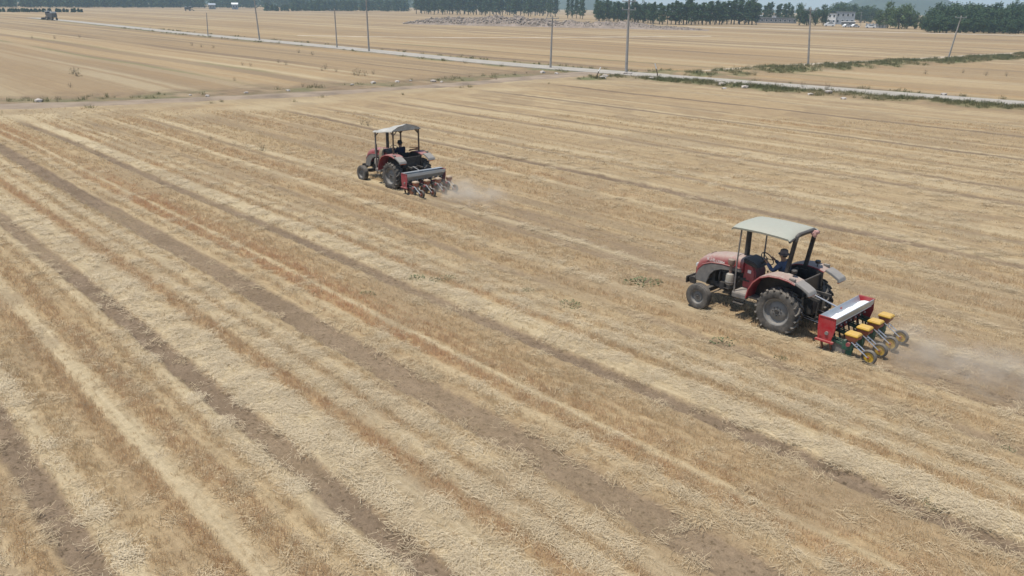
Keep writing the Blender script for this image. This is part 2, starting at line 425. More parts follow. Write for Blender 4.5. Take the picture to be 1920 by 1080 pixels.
PLOTS = []
_v = -90.0
while _v < 900:
    w = _rs.uniform(4, 10) * (1 + max(0, _v - 60) * .012)
    PLOTS.append((_v, _v + w, _rs.choice((-1, 1)) * _rs.uniform(.08, .5), _rs.random())); _v += w
def masks(u, v):
    """soil, pale, rust, stub, green for points given in row coordinates"""
    u = np.asarray(u, float); v = np.asarray(v, float)
    x = UX * u + VX * v; y = UY * u + VY * v
    wob = .05 * vn(u * .13, v * .05, 3) + .012 * vn(u * .9, v * .7, 4)
    edge = .03 * vn(u * 1.8, v * 2.4, 5) + .055 * vn(u * 8, v * 8, 6)
    w = v + wob
    z = np.zeros_like(w)
    soil = z.copy(); pale = z.copy(); stub = z.copy(); rust = z.copy()
    uc = np.interp(v, TRV, TRU); near = (u < uc - 1) & (v < 78)
    def picker(arr, idx):
        order = idx[np.argsort(arr[idx])]; srt = arr[order]
        return lambda lo, hi: order[np.searchsorted(srt, lo):np.searchsorted(srt, hi)]
    pick = picker(w, np.nonzero(near)[0])
    for c, hw, a in SOIL_AND_SHADE:
        i = pick(c - hw - .3, c + hw + .3)
        if len(i) == 0: continue
        patch = np.clip(.88 + .45 * vn(u[i] * .22, c * 3.1, 7) + .25 * vn(u[i] * .9, c * 7, 27), 0, 1) if a < .95 else np.clip(1.0 + .3 * vn(u[i] * .25, c * 3.1, 7), 0, 1)
        soil[i] = np.maximum(soil[i], sst(hw + .04, hw - .09, np.abs(w[i] - c) + edge[i]) * a * patch)
    for c, hw, a in PALE:
        i = pick(c - hw - .5, c + hw + .5)
        if len(i) == 0: continue
        pale[i] = np.maximum(pale[i], sst(hw + .15, hw - .12, np.abs(w[i] - c) + edge[i] * 1.3) * a * np.clip(.85 + .28 * vn(u[i] * .2, c * 5.3, 8), 0, 1))
    for c, hw, a, r in STUB:
        i = pick(c - hw - .3, c + hw + .3)
        if len(i) == 0: continue
        m = sst(hw + .07, hw - .05, np.abs(w[i] - c) + edge[i] * .7) * a * np.clip(.92 + .25 * vn(u[i] * .25, c * 4.7, 11), 0, 1)
        stub[i] = np.maximum(stub[i], m); rust[i] = np.maximum(rust[i], m * r * np.clip(.8 + .6 * vn(u[i] * .11, c * .4, 12), 0, 1.2))
    # headland along the dirt track: no tracks there
    head = sst(-12, -6, u - uc + 3.0 * vn(v * .35, 2.2, 13))
    for arr in (soil, pale, stub, rust): arr *= (1 - .85 * head)
    pale = np.maximum(pale, head * np.clip(.3 + .4 * vn(u * .4, v * .15, 14), 0, 1))
    # drilled ground behind the two seeders
    near_row = sst(.15, -.15, np.abs(v - 18.85) - 1.15 + edge) * sst(7.3, 6.3, u)
    soil = np.maximum(soil, near_row * np.clip(.62 + .35 * vn(u * .8, v * 2.2, 15), 0, 1)); stub *= 1 - .75 * near_row; pale *= 1 - .6 * near_row
    for k in range(4):
        soil = np.maximum(soil, sst(.13, .04, np.abs(v - (18.74 - .92 + .615 * k)) + edge * .5) * sst(6.9, 6.5, u) * .95)
        soil = np.maximum(soil, sst(.14, .04, np.abs(v - (20.92 - .92 + .615 * k)) + edge * .5) * sst(27.1, 26.8, u) * np.clip((u - 8) / 12, 0, .8))
    far_row = sst(.2, -.2, np.abs(v - 21.1) - 1.2 + edge) * sst(27.6, 26.6, u)
    soil = np.maximum(soil, far_row * np.clip(.34 + .4 * vn(u * .5, v * 1.7, 16), 0, 1)); stub *= 1 - .55 * far_row
    # other fields, seen from far away
    fs = z.copy(); fp = z.copy(); fr = z.copy()
    wob2 = .5 * vn(u * .03, v * .02, 17)
    w2 = v + wob2; pg = z.copy(); pick = picker(w2, np.nonzero(~near)[0])
    for c, hw, t, a in FARSTRIPES:
        i = pick(c - hw - .5, c + hw + .5)
        if len(i) == 0: continue
        m = sst(hw + .35, hw - .2, np.abs(w2[i] - c)) * a * np.clip(.7 + .7 * vn(u[i] * .035, c * 2.2, 18), 0, 1)
        tgt = fp if t == 'p' else fs if t == 's' else fr if t == 'r' else None
        if tgt is not None: tgt[i] = np.maximum(tgt[i], m)
    for a, b, t, g in PLOTS:
        i = pick(a - 1.5, b + 1.5)
        if len(i) == 0: continue
        m = sst(a - .4, a + .4, w2[i]) * sst(b + .4, b - .4, w2[i]) * np.clip(.8 + .5 * vn(u[i] * .02, a, 22), 0, 1)
        if t > 0: fp[i] = np.maximum(fp[i], m * t)
        else: fs[i] = np.maximum(fs[i], -m * t * .85)
        if g < .22: pg[i] = np.maximum(pg[i], sst(.6 + a * .006, .1, np.abs(w2[i] - a)) * np.clip(.3 + .8 * vn(u[i] * .06, a, 23), 0, .5))
    fr = np.maximum(fr, np.where(v > 84, .36, .25) + .3 * vn(u * .02, v * .03, 19))
    soil = np.where(near, soil, fs); pale = np.where(near, pale, fp); rust = np.where(near, rust, fr); stub = np.where(near, stub, 0)
    # verges
    n2 = vn(x * .35, y * .35, 20); n3 = vn(x * 1.3, y * 1.3, 21)
    d, p = polydist(x, y, VERGE)
    gr = sst(2.6 + n2 * 1.2, 1.0 + n2 * .8, d) * np.clip(.75 + .75 * n2 + .3 * n3, 0, 1)
    d2, p2 = polydist(x, y, BANK)
    g2 = sst(4.6 + n2 * 1.5, 1.6 + n2, d2) * np.clip(.55 + .7 * n2 + .35 * n3, 0, 1)
    d3, p3 = polydist(x, y, ROAD)
    g3 = sst(4.4 + n2 * 1.3, 2.6, d3) * np.clip(.35 + .8 * n2 + .3 * n3, 0, .8)
    d4, p4 = polydist(x, y, TRACK)
    g4 = sst(8.5 + n2 * 1.5, 3.5, d4) * (u > uc) * np.clip(.2 + .5 * n2 + .3 * n3, 0, .6)
    green = np.clip(np.maximum.reduce([gr, g2, g3, g4, np.where(near, 0, pg)]), 0, 1)
    # bare edges of the road, path and track
    soil = np.maximum(soil, sst(5.5 + n2, 2.6, d3) * .35)
    soil = np.maximum(soil, sst(4.2 + n2 * 1.5, 1.5, d) * np.clip(.6 + .4 * n3, 0, 1))
    soil = np.maximum(soil, sst(6.0 + n2 * 1.5, 2.5, d2) * np.clip(.5 + .4 * n3, 0, 1))
    soil = np.maximum(soil, sst(np.where(u > uc, 15.0, 4.5) + n2 * 4, np.where(u > uc, 5.0, 3.0), d4) * np.where(u > uc, .95, .35) * np.clip(.8 + .4 * n3, 0, 1))
    return np.clip(soil, 0, 1), np.clip(pale, 0, 1), np.clip(rust, 0, 1), np.clip(stub, 0, 1), green, d, d2

POLEMOUND = at(1180, 141)
def ground_z(u, v, fine=True, pre=None):
    u = np.asarray(u, float); v = np.asarray(v, float)
    x = UX * u + VX * v; y = UY * u + VY * v
    soil, pale, rust, stub, green, dv, db = masks(u, v) if pre is None else pre
    z = .022 * vn(u * 1.1, v * 1.6, 31) + .05 * vn(u * .12, v * .2, 32)
    if fine: z = z + .012 * vn(u * 5, v * 5, 33) * (1 - .6 * soil)
    z = z - .06 * soil * (v < 30) + .015 * pale
    z = z + .22 * sst(2.6, .6, dv) * np.clip(.6 + .5 * vn(x * .3, y * .3, 34), 0, 1)
    z = z + .4 * sst(4.5, .8, db) * np.clip(.7 + .4 * vn(x * .2, y * .2, 35), 0, 1)
    # tread marks in the soft tracks
    z = z + .02 * soil * np.sin(u * 16 + 3 * np.sin(v * 9)) * (v < 20)
    dr, _ = polydist(x, y, ROAD); dt, _ = polydist(x, y, TRACK)
    flat = np.maximum(sst(4.0, 2.6, dr), sst(4.4, 2.6, dt))
    z = z * (1 - flat)
    return z
def gz(p):
    u, v = to_uv(p)
    return float(ground_z(np.array([u]), np.array([v]), False)[0])

def axis_lines(dense, step, ratio, mid, ratio2, far):
    a = list(np.arange(0, dense, step)); x = dense
    while x < mid: a.append(x); x *= 1 + ratio
    while x < far: a.append(x); x *= 1 + ratio2
    a.append(far); return a
def build_ground():
    vl = axis_lines(12, .045, .0062, 360, .04, 9000)
    ul = axis_lines(14, .12, .011, 110, .04, 9000)
    neg = lambda first: [-x for x in axis_lines(2, first, .2, 40, .5, 9000)[1:]][::-1]
    vl = np.array(neg(.25) + vl); ul = np.array(neg(.4) + ul)
    Ug, Vg = np.meshgrid(ul, vl); u = Ug.ravel(); v = Vg.ravel()
    ms = masks(u, v)
    z = ground_z(u, v, True, ms)
    far = np.hypot(u, v); z = np.where(far > 500, 0, z)
    nu, nv = len(ul), len(vl)
    co = np.stack([u, -v, z], 1).astype(np.float32)
    idx = np.arange(nu * nv).reshape(nv, nu)
    q = np.stack([idx[:-1, :-1], idx[1:, :-1], idx[1:, 1:], idx[:-1, 1:]], -1).reshape(-1, 4)
    q = q[:, ::1]
    me = bpy.data.meshes.new('field')
    me.vertices.add(len(co)); me.vertices.foreach_set('co', co.ravel())
    me.loops.add(q.size); me.loops.foreach_set('vertex_index', q.ravel().astype(np.int32))
    me.polygons.add(len(q)); me.polygons.foreach_set('loop_start', np.arange(0, q.size, 4, dtype=np.int32))
    me.update(calc_edges=True)
    for nm, arr in zip(('soil', 'pale', 'rust', 'stub', 'green'), ms[:5]):
        at_ = me.attributes.new(nm, 'FLOAT', 'POINT'); at_.data.foreach_set('value', arr.astype(np.float32))
    if me.polygons[0].normal.z < 0: me.flip_normals()
    me.shade_smooth()
    o = link('field', me, M['ground']); o.rotation_euler = (0, 0, ROWROT)
    tag(o, kind='structure'); return o
build_ground()

def ribbon(name, pts, width, mat, height, crown=0.0, jitter=0.0, seg=1.5, kind='structure', z0=-.12, seed=1, cross=9):
    """a road or path that follows a polyline: real sheet with sides going into the ground"""
    rs = random.Random(seed); P = []
    for a, b in zip(pts[:-1], pts[1:]):
        L = (b - a).length; n = max(1, int(L / seg))
        for i in range(n): P.append(a.lerp(b, i / n))
    P.append(pts[-1])
    # round off the corners
    for _ in range(6):
        P = [P[0]] + [(P[i - 1] + P[i] * 2 + P[i + 1]) / 4 for i in range(1, len(P) - 1)] + [P[-1]]
    m = MB(); rings = []
    jl = jr = 0.0
    for i, p in enumerate(P):
        d = (P[min(i + 1, len(P) - 1)] - P[max(i - 1, 0)]).normalized(); s = Vector((d.y, -d.x, 0))
        jl = jl * .7 + rs.uniform(-jitter, jitter); jr = jr * .7 + rs.uniform(-jitter, jitter)
        ring = []
        for k in range(cross):
            t = k / (cross - 1) * 2 - 1
            wl = width / 2 + (jr if t > 0 else jl) * abs(t)
            hh = height + crown * (1 - t * t) - (.045 * crown * 6 * math.exp(-((abs(t) - .45) / .14) ** 2) if jitter else 0)
            if abs(t) > .99: hh = z0
            elif abs(t) > .7 and jitter: hh = height * .5
            tt = t if abs(t) < .99 else t * (1.0 if jitter else .93)
            ring.append(Vector((p.x, p.y, 0)) + s * (tt * wl) + Vector((0, 0, hh)))
        if not jitter:                                  # crisp kerbless concrete edge
            ring[1] = ring[0] + Vector((0, 0, height - z0)); ring[-2] = ring[-1] + Vector((0, 0, height - z0))
        rings.append(ring)
    m.loft(rings, False, False)
    o = m.build(name, mat, None, 0, 40)
    me = o.data
    if me.polygons[len(me.polygons) // 2].normal.z < 0: me.flip_normals()
    return tag(o, kind=kind)
ribbon('concrete_road', ROAD, ROADW, M['concrete'], .09, seg=4.0)
ribbon('dirt_track', TRACK, 4.2, M['dirt'], .035, .03, .5, seg=.9, z0=-.05, seed=4)
ribbon('farm_path', PATH2, 3.4, M['path'], .07, .02, .3, seg=1.5, z0=-.05, seed=7)
ribbon('field_path', [at(x, y) for x, y in [(560, 66.5), (640, 68.5), (860, 71), (1040, 70.5), (1200, 69), (1330, 68)]], 2.2, M['path'], .07, .02, .2, seg=4, z0=-.05, seed=8)
ribbon('boundary_path', [at(x, y) for x, y in [(1290, 50), (1400, 52.5), (1500, 56), (1700, 61.5), (1920, 66.5), (2100, 71)]], 9.0, M['path'], .07, .02, .4, seg=5, z0=-.05, seed=9)

# ------------------------------------------------------------------ straw, stubble and grass (uncountable)
def proto(name, verts, faces, blade, mat):
    me = bpy.data.meshes.new(name); me.from_pydata(verts, [], faces)
    a = me.attributes.new('blade', 'FLOAT', 'FACE'); a.data.foreach_set('value', np.array(blade, dtype=np.float32))
    me.materials.append(mat)
    return bpy.data.objects.new(name, me)
def blade_quad(V, F, B, p, q, w, side, b):
    n = len(V); V += [tuple(p - side * w), tuple(p + side * w), tuple(q + side * w * .6), tuple(q - side * w * .6)]; F.append((n, n + 1, n + 2, n + 3)); B.append(b)
def make_straw_patch(seed, n=100, rad=.21, lmin=.05, lmax=.17, w=.0023):
    rs = random.Random(seed); V, F, B = [], [], []
    for i in range(n):
        a = rs.gauss(0, .8) + (PI if rs.random() < .5 else 0); L = rs.uniform(lmin, lmax)
        d = Vector((math.cos(a), math.sin(a), 0)); c = Vector((rs.gauss(0, rad * .55), rs.gauss(0, rad * .55), 0))
        t = rs.uniform(-.05, .08)
        p = c - d * L / 2; q = c + d * L / 2; p.z = rs.uniform(.004, .035); q.z = p.z + t * L * .6
        q.z = max(q.z, .004)
        blade_quad(V, F, B, p, q, w * rs.uniform(.8, 1.5), Vector((-d.y, d.x, rs.uniform(-.5, .5))).normalized(), rs.random())
    return proto('straw_patch', V, F, B, M['straw'])
def make_tuft(seed, n=14, rad=.04, h=(.05, .125), w=.0027, lean=.3, mat='stubble', name='stubble_tuft'):
    rs = random.Random(seed); V, F, B = [], [], []
    for i in range(n):
        c = Vector((rs.gauss(0, rad * 1.5), rs.gauss(0, rad * .6), -.01)); L = rs.uniform(*h)
        d = Vector((rs.gauss(0, lean), rs.gauss(0, lean), 1)).normalized(); a = rs.uniform(0, PI)
        blade_quad(V, F, B, c, c + d * L, w * rs.uniform(.8, 1.4), Vector((math.cos(a), math.sin(a), 0)), rs.random())
    return proto(name, V, F, B, M[mat])
def scatter(name, protos, pos, rot, scl, idx, tint, label=None):
    col = bpy.data.collections.new(name + '_pieces')
    for o in protos: col.objects.link(o)
    me = bpy.data.meshes.new(name); me.vertices.add(len(pos)); me.vertices.foreach_set('co', pos.astype(np.float32).ravel())
    for nm, typ, arr, key in (('rot', 'FLOAT_VECTOR', rot, 'vector'), ('scl', 'FLOAT_VECTOR', scl, 'vector'), ('idx', 'INT', idx, 'value'), ('tint', 'FLOAT', tint, 'value')):
        a = me.attributes.new(nm, typ, 'POINT'); a.data.foreach_set(key, np.ascontiguousarray(arr, dtype=np.int32 if typ == 'INT' else np.float32).ravel())
    o = bpy.data.objects.new(name, me); COL.objects.link(o)
    ng = bpy.data.node_groups.new(name, 'GeometryNodeTree')
    ng.interface.new_socket('Geometry', in_out='INPUT', socket_type='NodeSocketGeometry')
    ng.interface.new_socket('Geometry', in_out='OUTPUT', socket_type='NodeSocketGeometry')
    N = ng.nodes; L = ng.links
    gi = N.new('NodeGroupInput'); go = N.new('NodeGroupOutput')
    ci = N.new('GeometryNodeCollectionInfo'); ci.inputs['Collection'].default_value = col
    ci.inputs['Separate Children'].default_value = True; ci.inputs['Reset Children'].default_value = True
    ip = N.new('GeometryNodeInstanceOnPoints'); ip.inputs['Pick Instance'].default_value = True
    def na(nm, t):
        x = N.new('GeometryNodeInputNamedAttribute'); x.data_type = t; x.inputs['Name'].default_value = nm
        return next(s for s in x.outputs if s.enabled and s.name == 'Attribute')
    er = N.new('FunctionNodeEulerToRotation'); L.new(na('rot', 'FLOAT_VECTOR'), er.inputs[0])
    L.new(gi.outputs[0], ip.inputs['Points']); L.new(ci.outputs[0], ip.inputs['Instance'])
    L.new(na('idx', 'INT'), ip.inputs['Instance Index']); L.new(er.outputs[0], ip.inputs['Rotation']); L.new(na('scl', 'FLOAT_VECTOR'), ip.inputs['Scale'])
    L.new(ip.outputs[0], go.inputs[0])
    md = o.modifiers.new('scatter', 'NODES'); md.node_group = ng
    o.rotation_euler = (0, 0, ROWROT)
    return tag(o, kind='stuff')
rng = np.random.default_rng(11)
def candidates(density, u0, u1, v0, v1, dmin=0, dmax=1e9, margin=1.12):
    n = int(density * (u1 - u0) * (v1 - v0))
    u = rng.uniform(u0, u1, n); v = rng.uniform(v0, v1, n)
    x = UX * u + VX * v; y = UY * u + VY * v
    px = np.stack([x, y, np.full(n, -CAM_H)], 1)
    zc = px @ FWD; a = (px @ RGT) / np.maximum(zc, .1); b = -(px @ UPV) / np.maximum(zc, .1)
    ok = (zc > 3) & (np.abs(a) < .65 * margin) & (np.abs(b) < .365 * margin + .03) & (zc >= dmin) & (zc < dmax)
    return u[ok], v[ok], zc[ok]
def field_scatter():
    P, Rr, S, I, T = [], [], [], [], []
    Q = [[], [], [], [], []]
    # lying straw: (density per m2, distance band, patch scale)
    for dens, d0, d1, sc in ((27, 0, 20, 1.0), (11, 20, 30, 1.2), (3, 30, 46, 1.5)):
        ext = min(d1 * 1.5, 90)
        u, v, zc = candidates(dens, -2, ext, -2, ext, d0, d1)
        ms = masks(u, v); soil, pale, rust, stub, green = ms[:5]
        lit = np.clip(.26 + .8 * pale - .2 * stub + .14 * vn(u * 1.3, v * 1.7, 41) + .5 * vn(u * .06, v * 5.0, 43), 0.06, 1) * (1 - .95 * np.clip(soil * 1.3, 0, 1)) * (1 - green)
        for c, hw in BARE: lit *= 1 - .9 * sst(hw + .12, hw, np.abs(v - c))
        lit = np.where(u > 68 + 0 * v, lit * .4, lit)
        k = rng.random(len(u)) < lit
        u, v = u[k], v[k]; pl = pale[k]; n = len(u)
        z = ground_z(u, v, True) + .004
        s = sc * rng.uniform(.75, 1.25, n)
        P.append(np.stack([u, -v, z], 1)); Rr.append(np.stack([rng.normal(0, .05, n), rng.normal(0, .05, n), rng.uniform(0, 2 * PI, n)], 1))
        S.append(np.stack([s, s, np.minimum(s, 1.5)], 1)); I.append(rng.integers(0, 5, n)); T.append(np.clip(pl * .95 + rng.normal(.0, .12, n), 0, 1))
    for dens, d0, d1, sc in ((210, 0, 20, 1.0), (100, 20, 34, 1.25), (36, 34, 60, 1.6)):
        ext = min(d1 * 1.5, 95)
        u, v, zc = candidates(dens, -2, ext, -2, ext, d0, d1)
        soil, pale, rust, stub, green = masks(u, v)[:5]
        row = .75 + .25 * np.sin(v * 2 * PI / .19); rp = vn(u * .05, v * 5.0, 43) * -1
        pr = np.clip(.03 + stub * row * .95 + (1 - pale) * np.clip(.12 + .1 * vn(u * .7, v * 2.2, 42) + .7 * np.clip(rp, -.3, 1), .015, 1), 0, 1) * (1 - .97 * np.clip(soil * 1.2, 0, 1)) * (u < 68)
        k = rng.random(len(u)) < pr
        u, v = u[k], v[k]; ru = rust[k]; st = stub[k]; n = len(u)
        z = ground_z(u, v, True)
        s = sc ** .5 * rng.uniform(.7, 1.25, n) * (.7 + .4 * st)
        Q[0].append(np.stack([u, -v, z], 1)); Q[1].append(np.stack([rng.normal(0, .14, n), rng.normal(.1, .14, n), rng.uniform(-.5, .5, n)], 1))
        Q[2].append(np.stack([s * sc, s * sc, s], 1)); Q[3].append(rng.integers(0, 5, n)); Q[4].append(np.clip(.04 + ru * .85 + rng.normal(0, .15, n), 0, 1))
    c = np.concatenate
    scatter('straw_litter', [make_straw_patch(s) for s in range(5)], c(P), c(Rr), c(S), c(I), c(T))
    scatter('stubble', [make_tuft(s + 50) for s in range(5)], *[c(q) for q in Q])
    print('straw', sum(map(len, I)), 'stubble', sum(map(len, Q[3])))
field_scatter()
def grass_scatter():
    P = [[], [], [], [], []]
    for pts, wid, dens, h in ((VERGE, 3.0, 9, .6), (BANK, 4.5, 3.4, .75), (ROAD, 4.2, 1.2, .7), (TRACK, 6.5, .8, .6)):
        for a, b in zip(pts[:-1], pts[1:]):
            L = (b - a).length; n = int(L * wid * 2 * dens)
            if n == 0: continue
            t = rng.random(n); off = rng.uniform(-wid, wid, n); d = (b - a) / L
            x = a.x + d.x * L * t - d.y * off; y = a.y + d.y * L * t + d.x * off
            u = x * UX + y * UY; v = x * VX + y * VY
            ms = masks(u, v); g = ms[4]
            dr, _ = polydist(x, y, ROAD); dt, _ = polydist(x, y, TRACK); dp, _ = polydist(x, y, PATH2)
            k = (rng.random(n) < g * 1.2 + (.05 if pts is TRACK else 0)) & (dr > ROADW / 2 + .25) & (dt > 2.3) & (dp > 1.5) & (np.hypot(x, y) < 260)
            u, v = u[k], v[k]; m = len(u)
            if m == 0: continue
            s = h * rng.uniform(.6, 1.5, m)
            P[0].append(np.stack([u, -v, ground_z(u, v, False)], 1)); P[1].append(np.stack([rng.normal(0, .15, m), rng.normal(0, .15, m), rng.uniform(0, 6.28, m)], 1))
            P[2].append(np.stack([s, s, s], 1)); P[3].append(rng.integers(0, 4, m)); P[4].append(np.clip(rng.normal(.38, .28, m) + .5 * (1 - g[k]), 0, 1))
    scatter('verge_grass', [make_tuft(s + 90, 26, .2, (.18, .5), .018, .4, 'grass', 'grass_tuft') for s in range(4)], *[np.concatenate(p) for p in P])
grass_scatter()

# ------------------------------------------------------------------ weeds and stones
def leaf_clump(seed, n, rad, h, size, dome=1.0):
    rs = random.Random(seed); V, F = [], []
    for i in range(n):
        a = rs.uniform(0, 2 * PI); r = rad * math.sqrt(rs.random()); z = h * rs.random() * (1 - .6 * (r / rad) ** 2 * dome)
        c = Vector((r * math.cos(a), r * math.sin(a), max(.01, z)))
        d = Vector((math.cos(a) + rs.gauss(0, .6), math.sin(a) + rs.gauss(0, .6), rs.uniform(-.1, 1.2))).normalized()
        s = d.orthogonal().normalized(); s = (s * math.cos(rs.uniform(0, 3)) + d.cross(s) * math.sin(rs.uniform(0, 3))).normalized()
        L = size * rs.uniform(.6, 1.4); w = L * .22; k = len(V)
        V += [c, c + d * L * .5 + s * w, c + d * L, c + d * L * .5 - s * w]; F.append((k, k + 1, k + 2, k + 3))
    me = bpy.data.meshes.new('leaves'); me.from_pydata([tuple(p) for p in V], [], F)
    return me
def stems_mesh(seed, n, rad, h):
    m = MB(); rs = random.Random(seed)
    for i in range(n):
        a = rs.uniform(0, 2 * PI); t = Vector((math.cos(a) * rad * .6, math.sin(a) * rad * .6, h * rs.uniform(.5, .9)))
        m.cyl((t.x * .15, t.y * .15, -.03), t, .008, .003, 4)
    return m.mesh('stems', 0, 0)
WL = [leaf_clump(s, 120, .5, .13, .10) for s in range(3)]
TL = [leaf_clump(s + 9, 46, .34, .75, .11, .9) for s in range(3)]
ST = [stems_mesh(s, 7, .35, .2) for s in range(2)]
SM = [stems_mesh(s + 5, 11, .42, .95) for s in range(2)]
for me in WL: me.materials.append(M['weed'])
for me in TL: me.materials.append(M['dryweed'])
for me in ST + SM: me.materials.append(M['bark'])
def weed(name, p, s, label, group=None, tall=False, i=0, sx=1.0):
    r = empty(name, (p.x, p.y, gz(p)), i * 1.7); s *= .72 if tall else .72; r.scale = (s * sx, s, s)
    link('leaves', (TL if tall else WL)[i % 3], None, r); link('stem', (SM if tall else ST)[i % 2], None, r)
    return tag(r, label, 'weed', group)
for i, (x, y, s, sx) in enumerate([(1358, 642, .75, 1.2), (1068, 572, .8, 1.2), (1206, 531, 1.0, 1.6), (782, 522, .7, 1.0), (828, 523, .7, 1.6), (1748, 946, .45, 1.0), (1888, 842, .4, 1.0), (990, 545, .5, 1.0), (1463, 675, .45, .8), (690, 550, .5, 1.2)]):
    lab = ['low grey-green weed patch in the stubble below the seeder tractor\'s rear wheel', 'round grey-green weed clump between two brown wheel tracks', 'wide low weed patch in stubble left of the tractor with the rigid roof', 'grey-green weed growing on the edge of the pale straw band', 'spreading grey-green weed patch on top of the pale straw band', 'small bright weed at the edge of a bare wheel track', 'small green weed sprouting in the bare soil strip', 'small dusty weed in straw between two larger weed patches', 'small weed beside the stubble in front of the yellow-lidded seeder', 'thin dusty weed among the orange stubble rows'][i]
    weed('weed_clump', at(x, y), s, lab, None, False, i, sx)
for i, (x, y, s) in enumerate([(492, 284, .9), (440, 271, .5), (395, 262, .5), (690, 236, 1.0), (678, 234, .8)]):
    weed('tall_weed', at(x, y), s, ['dark upright weed standing alone at the edge of a stubble strip', 'small dry weed beside the lone dark upright weed', 'small dry weed near the headland of the stubble field', 'tall dry weed just behind the tarpaulin-roofed tractor', 'shorter dry weed next to the tall one behind the tarpaulin-roofed tractor'][i], None, True, i)
for i, (x, y, s) in enumerate([(672, 142, 1.7), (684, 143, 1.4), (664, 141, 1.2), (604, 133, 1.0), (630, 135, .9), (560, 99, 1.3), (586, 103, 1.2), (145, 143, 1.8), (137, 139, 1.4), (132, 165, .9), (150, 71, 1.2), (103, 73, 1.3), (60, 72, 1.0), (360, 86, 1.3), (378, 88, 1.2), (400, 90, 1.2), (522, 118, 1.0), (536, 122, 1.0), (455, 122, .9), (470, 124, .9), (610, 130, 1.3), (700, 140, 1.0), (568, 163, .8), (592, 164, 1.0), (80, 190, .9), (108, 191, .8), (440, 152, .7), (930, 150, .9), (966, 141, .9)]):
    weed('tall_weed', at(x, y), s, 'dry grey-brown weed standing in the field beyond the dirt track', 'dry weeds beyond the dirt track', True, i)
for i, (x, y, s) in enumerate([(1550, 175, 1.6), (1505, 166, 1.3), (1735, 139, 1.1), (1848, 142, 1.2), (1805, 137, 1.0), (1887, 143, 1.1), (1455, 162, 1.0), (1405, 158, .9)]):
    weed('tall_weed', at(x, y), s, 'big dark weed by the large pale stone on the road verge' if i == 0 else 'dark weed standing in the field between road and grassy bank' if 1 < i < 6 else 'dark weed standing on the grassy verge of the concrete road', None if i == 0 else 'weeds in the field by the bank' if 1 < i < 6 else 'weeds on the road verge', True, i + 1)

def rock_mesh(seed, flat=.6):
    bm = bmesh.new(); bmesh.ops.create_icosphere(bm, subdivisions=1, radius=.5); rs = random.Random(seed)
    for v in bm.verts:
        v.co *= rs.uniform(.65, 1.15); v.co.z *= flat
    me = bpy.data.meshes.new('stone'); bm.to_mesh(me); bm.free(); me.materials.append(M['stone']); return me
ROCK = [rock_mesh(s) for s in range(5)]
rs = random.Random(3)
for i, (x, y, s) in enumerate([(72, 191, .8), (388, 181, .5), (462, 175, .5), (540, 171, .45), (357, 179, .35), (700, 157, .7), (745, 155, .6), (812, 154, .8), (828, 154.5, .5), (660, 160, .5), (770, 153, .45), (1018, 137, .9), (1043, 139, .7)]):
    p = at(x, y); o = link('stone', ROCK[i % 5], None); o.location = (p.x, p.y, gz(p) + s * .1); o.scale = (s, s, s); o.rotation_euler = (0, 0, i)
    tag(o, 'pale stone lying beside the dirt track', 'stone', 'stones along the dirt track')
for i, (x, y, s) in enumerate([(1129, 149, 1.0), (1134, 147, .9), (1222, 149, .9), (1228, 147, .7), (1353, 161.5, 1.0), (1397, 166, .9), (1357, 167, .6), (1552, 178, 1.0), (1520, 178, .7), (1580, 186, .7), (1770, 178, .8), (1172, 139.2, 1.0), (1180, 139.6, .9), (1166, 139.6, .6), (1196, 142, .6), (1203, 142.5, .5)]):
    p = at(x, y); o = link('stone', ROCK[(i + 2) % 5], None); o.location = (p.x, p.y, gz(p) + s * .1); o.scale = (s, s, s * .8); o.rotation_euler = (0, 0, i * 2.1)
    tag(o, 'pale stone lying on the grassy edge of the concrete road', 'stone', 'stones on the road verge')

# ------------------------------------------------------------------ poles and posts
def utility_pole(px, py, topx, topy, arms, label, r=.17, group=None):
    p = at(px, py); h = None
    z0 = gz(p); base = Vector((p.x, p.y, z0 - .3))
    # height and lean: the pole top lies in the vertical plane facing the camera through its foot
    d = ray(topx, topy); n = Vector((p.x, p.y, 0)).normalized()
    t = (p.x * n.x + p.y * n.y) / (d[0] * n.x + d[1] * n.y)
    top = Vector((d[0] * t, d[1] * t, CAM_H + d[2] * t))
    root = empty('utility_pole', (p.x, p.y, z0)); lo = lambda q: Vector(q) - root.location
    MB().cyl(lo(base), lo(top), r, r * .6, 12).build('shaft', M['pole'], root)
    ax = (top - base).normalized(); side = Vector((-UX, -UY, 0)) if arms != 2 else Vector((VX, VY, 0)); side = (Vector((n.y, -n.x, 0)))
    for k in range(arms):
        c = lo(top - ax * (.35 + k * .95)); fw = -n * (r * .6 + .05)
        arm = MB().bar(c + fw - side * .85, c + fw + side * .85, .08, .09).build('crossarm', M['iron'], root)
        for q in (-.75, 0, .75):
            b = c + fw + side * q + Vector((0, 0, .045))
            MB().lathe([(.02, 0), (.02, .06), (.06, .07), (.065, .12), (.035, .14), (.045, .19), (.02, .21)], b, 'z', 8).build('insulator', M['ceramic'], arm)
        MB().bar(c + fw + side * .55 + Vector((0, 0, -.04)), c + fw * .6 - Vector((0, 0, .55)), .04, .02).build('brace', M['iron'], root)
    return tag(root, label, 'utility pole', group)
utility_pole(1174, 137, 1180, -3, 2, 'tall concrete utility pole with crossarms on the grassy mound by the road', .19)
utility_pole(1032, 128, 1036, 29, 1, 'grey utility pole beside the spot where the dirt track meets the road', .15)
utility_pole(692, 97, 686, -6, 1, 'tall dark utility pole at the roadside beyond the dry weeds', .16)
utility_pole(487, 76, 476, -6, 1, 'leaning dark utility pole at the roadside facing the far tree belt', .16)
utility_pole(632, 90, 627, 16, 1, 'short thin utility pole between two taller poles along the road', .13)
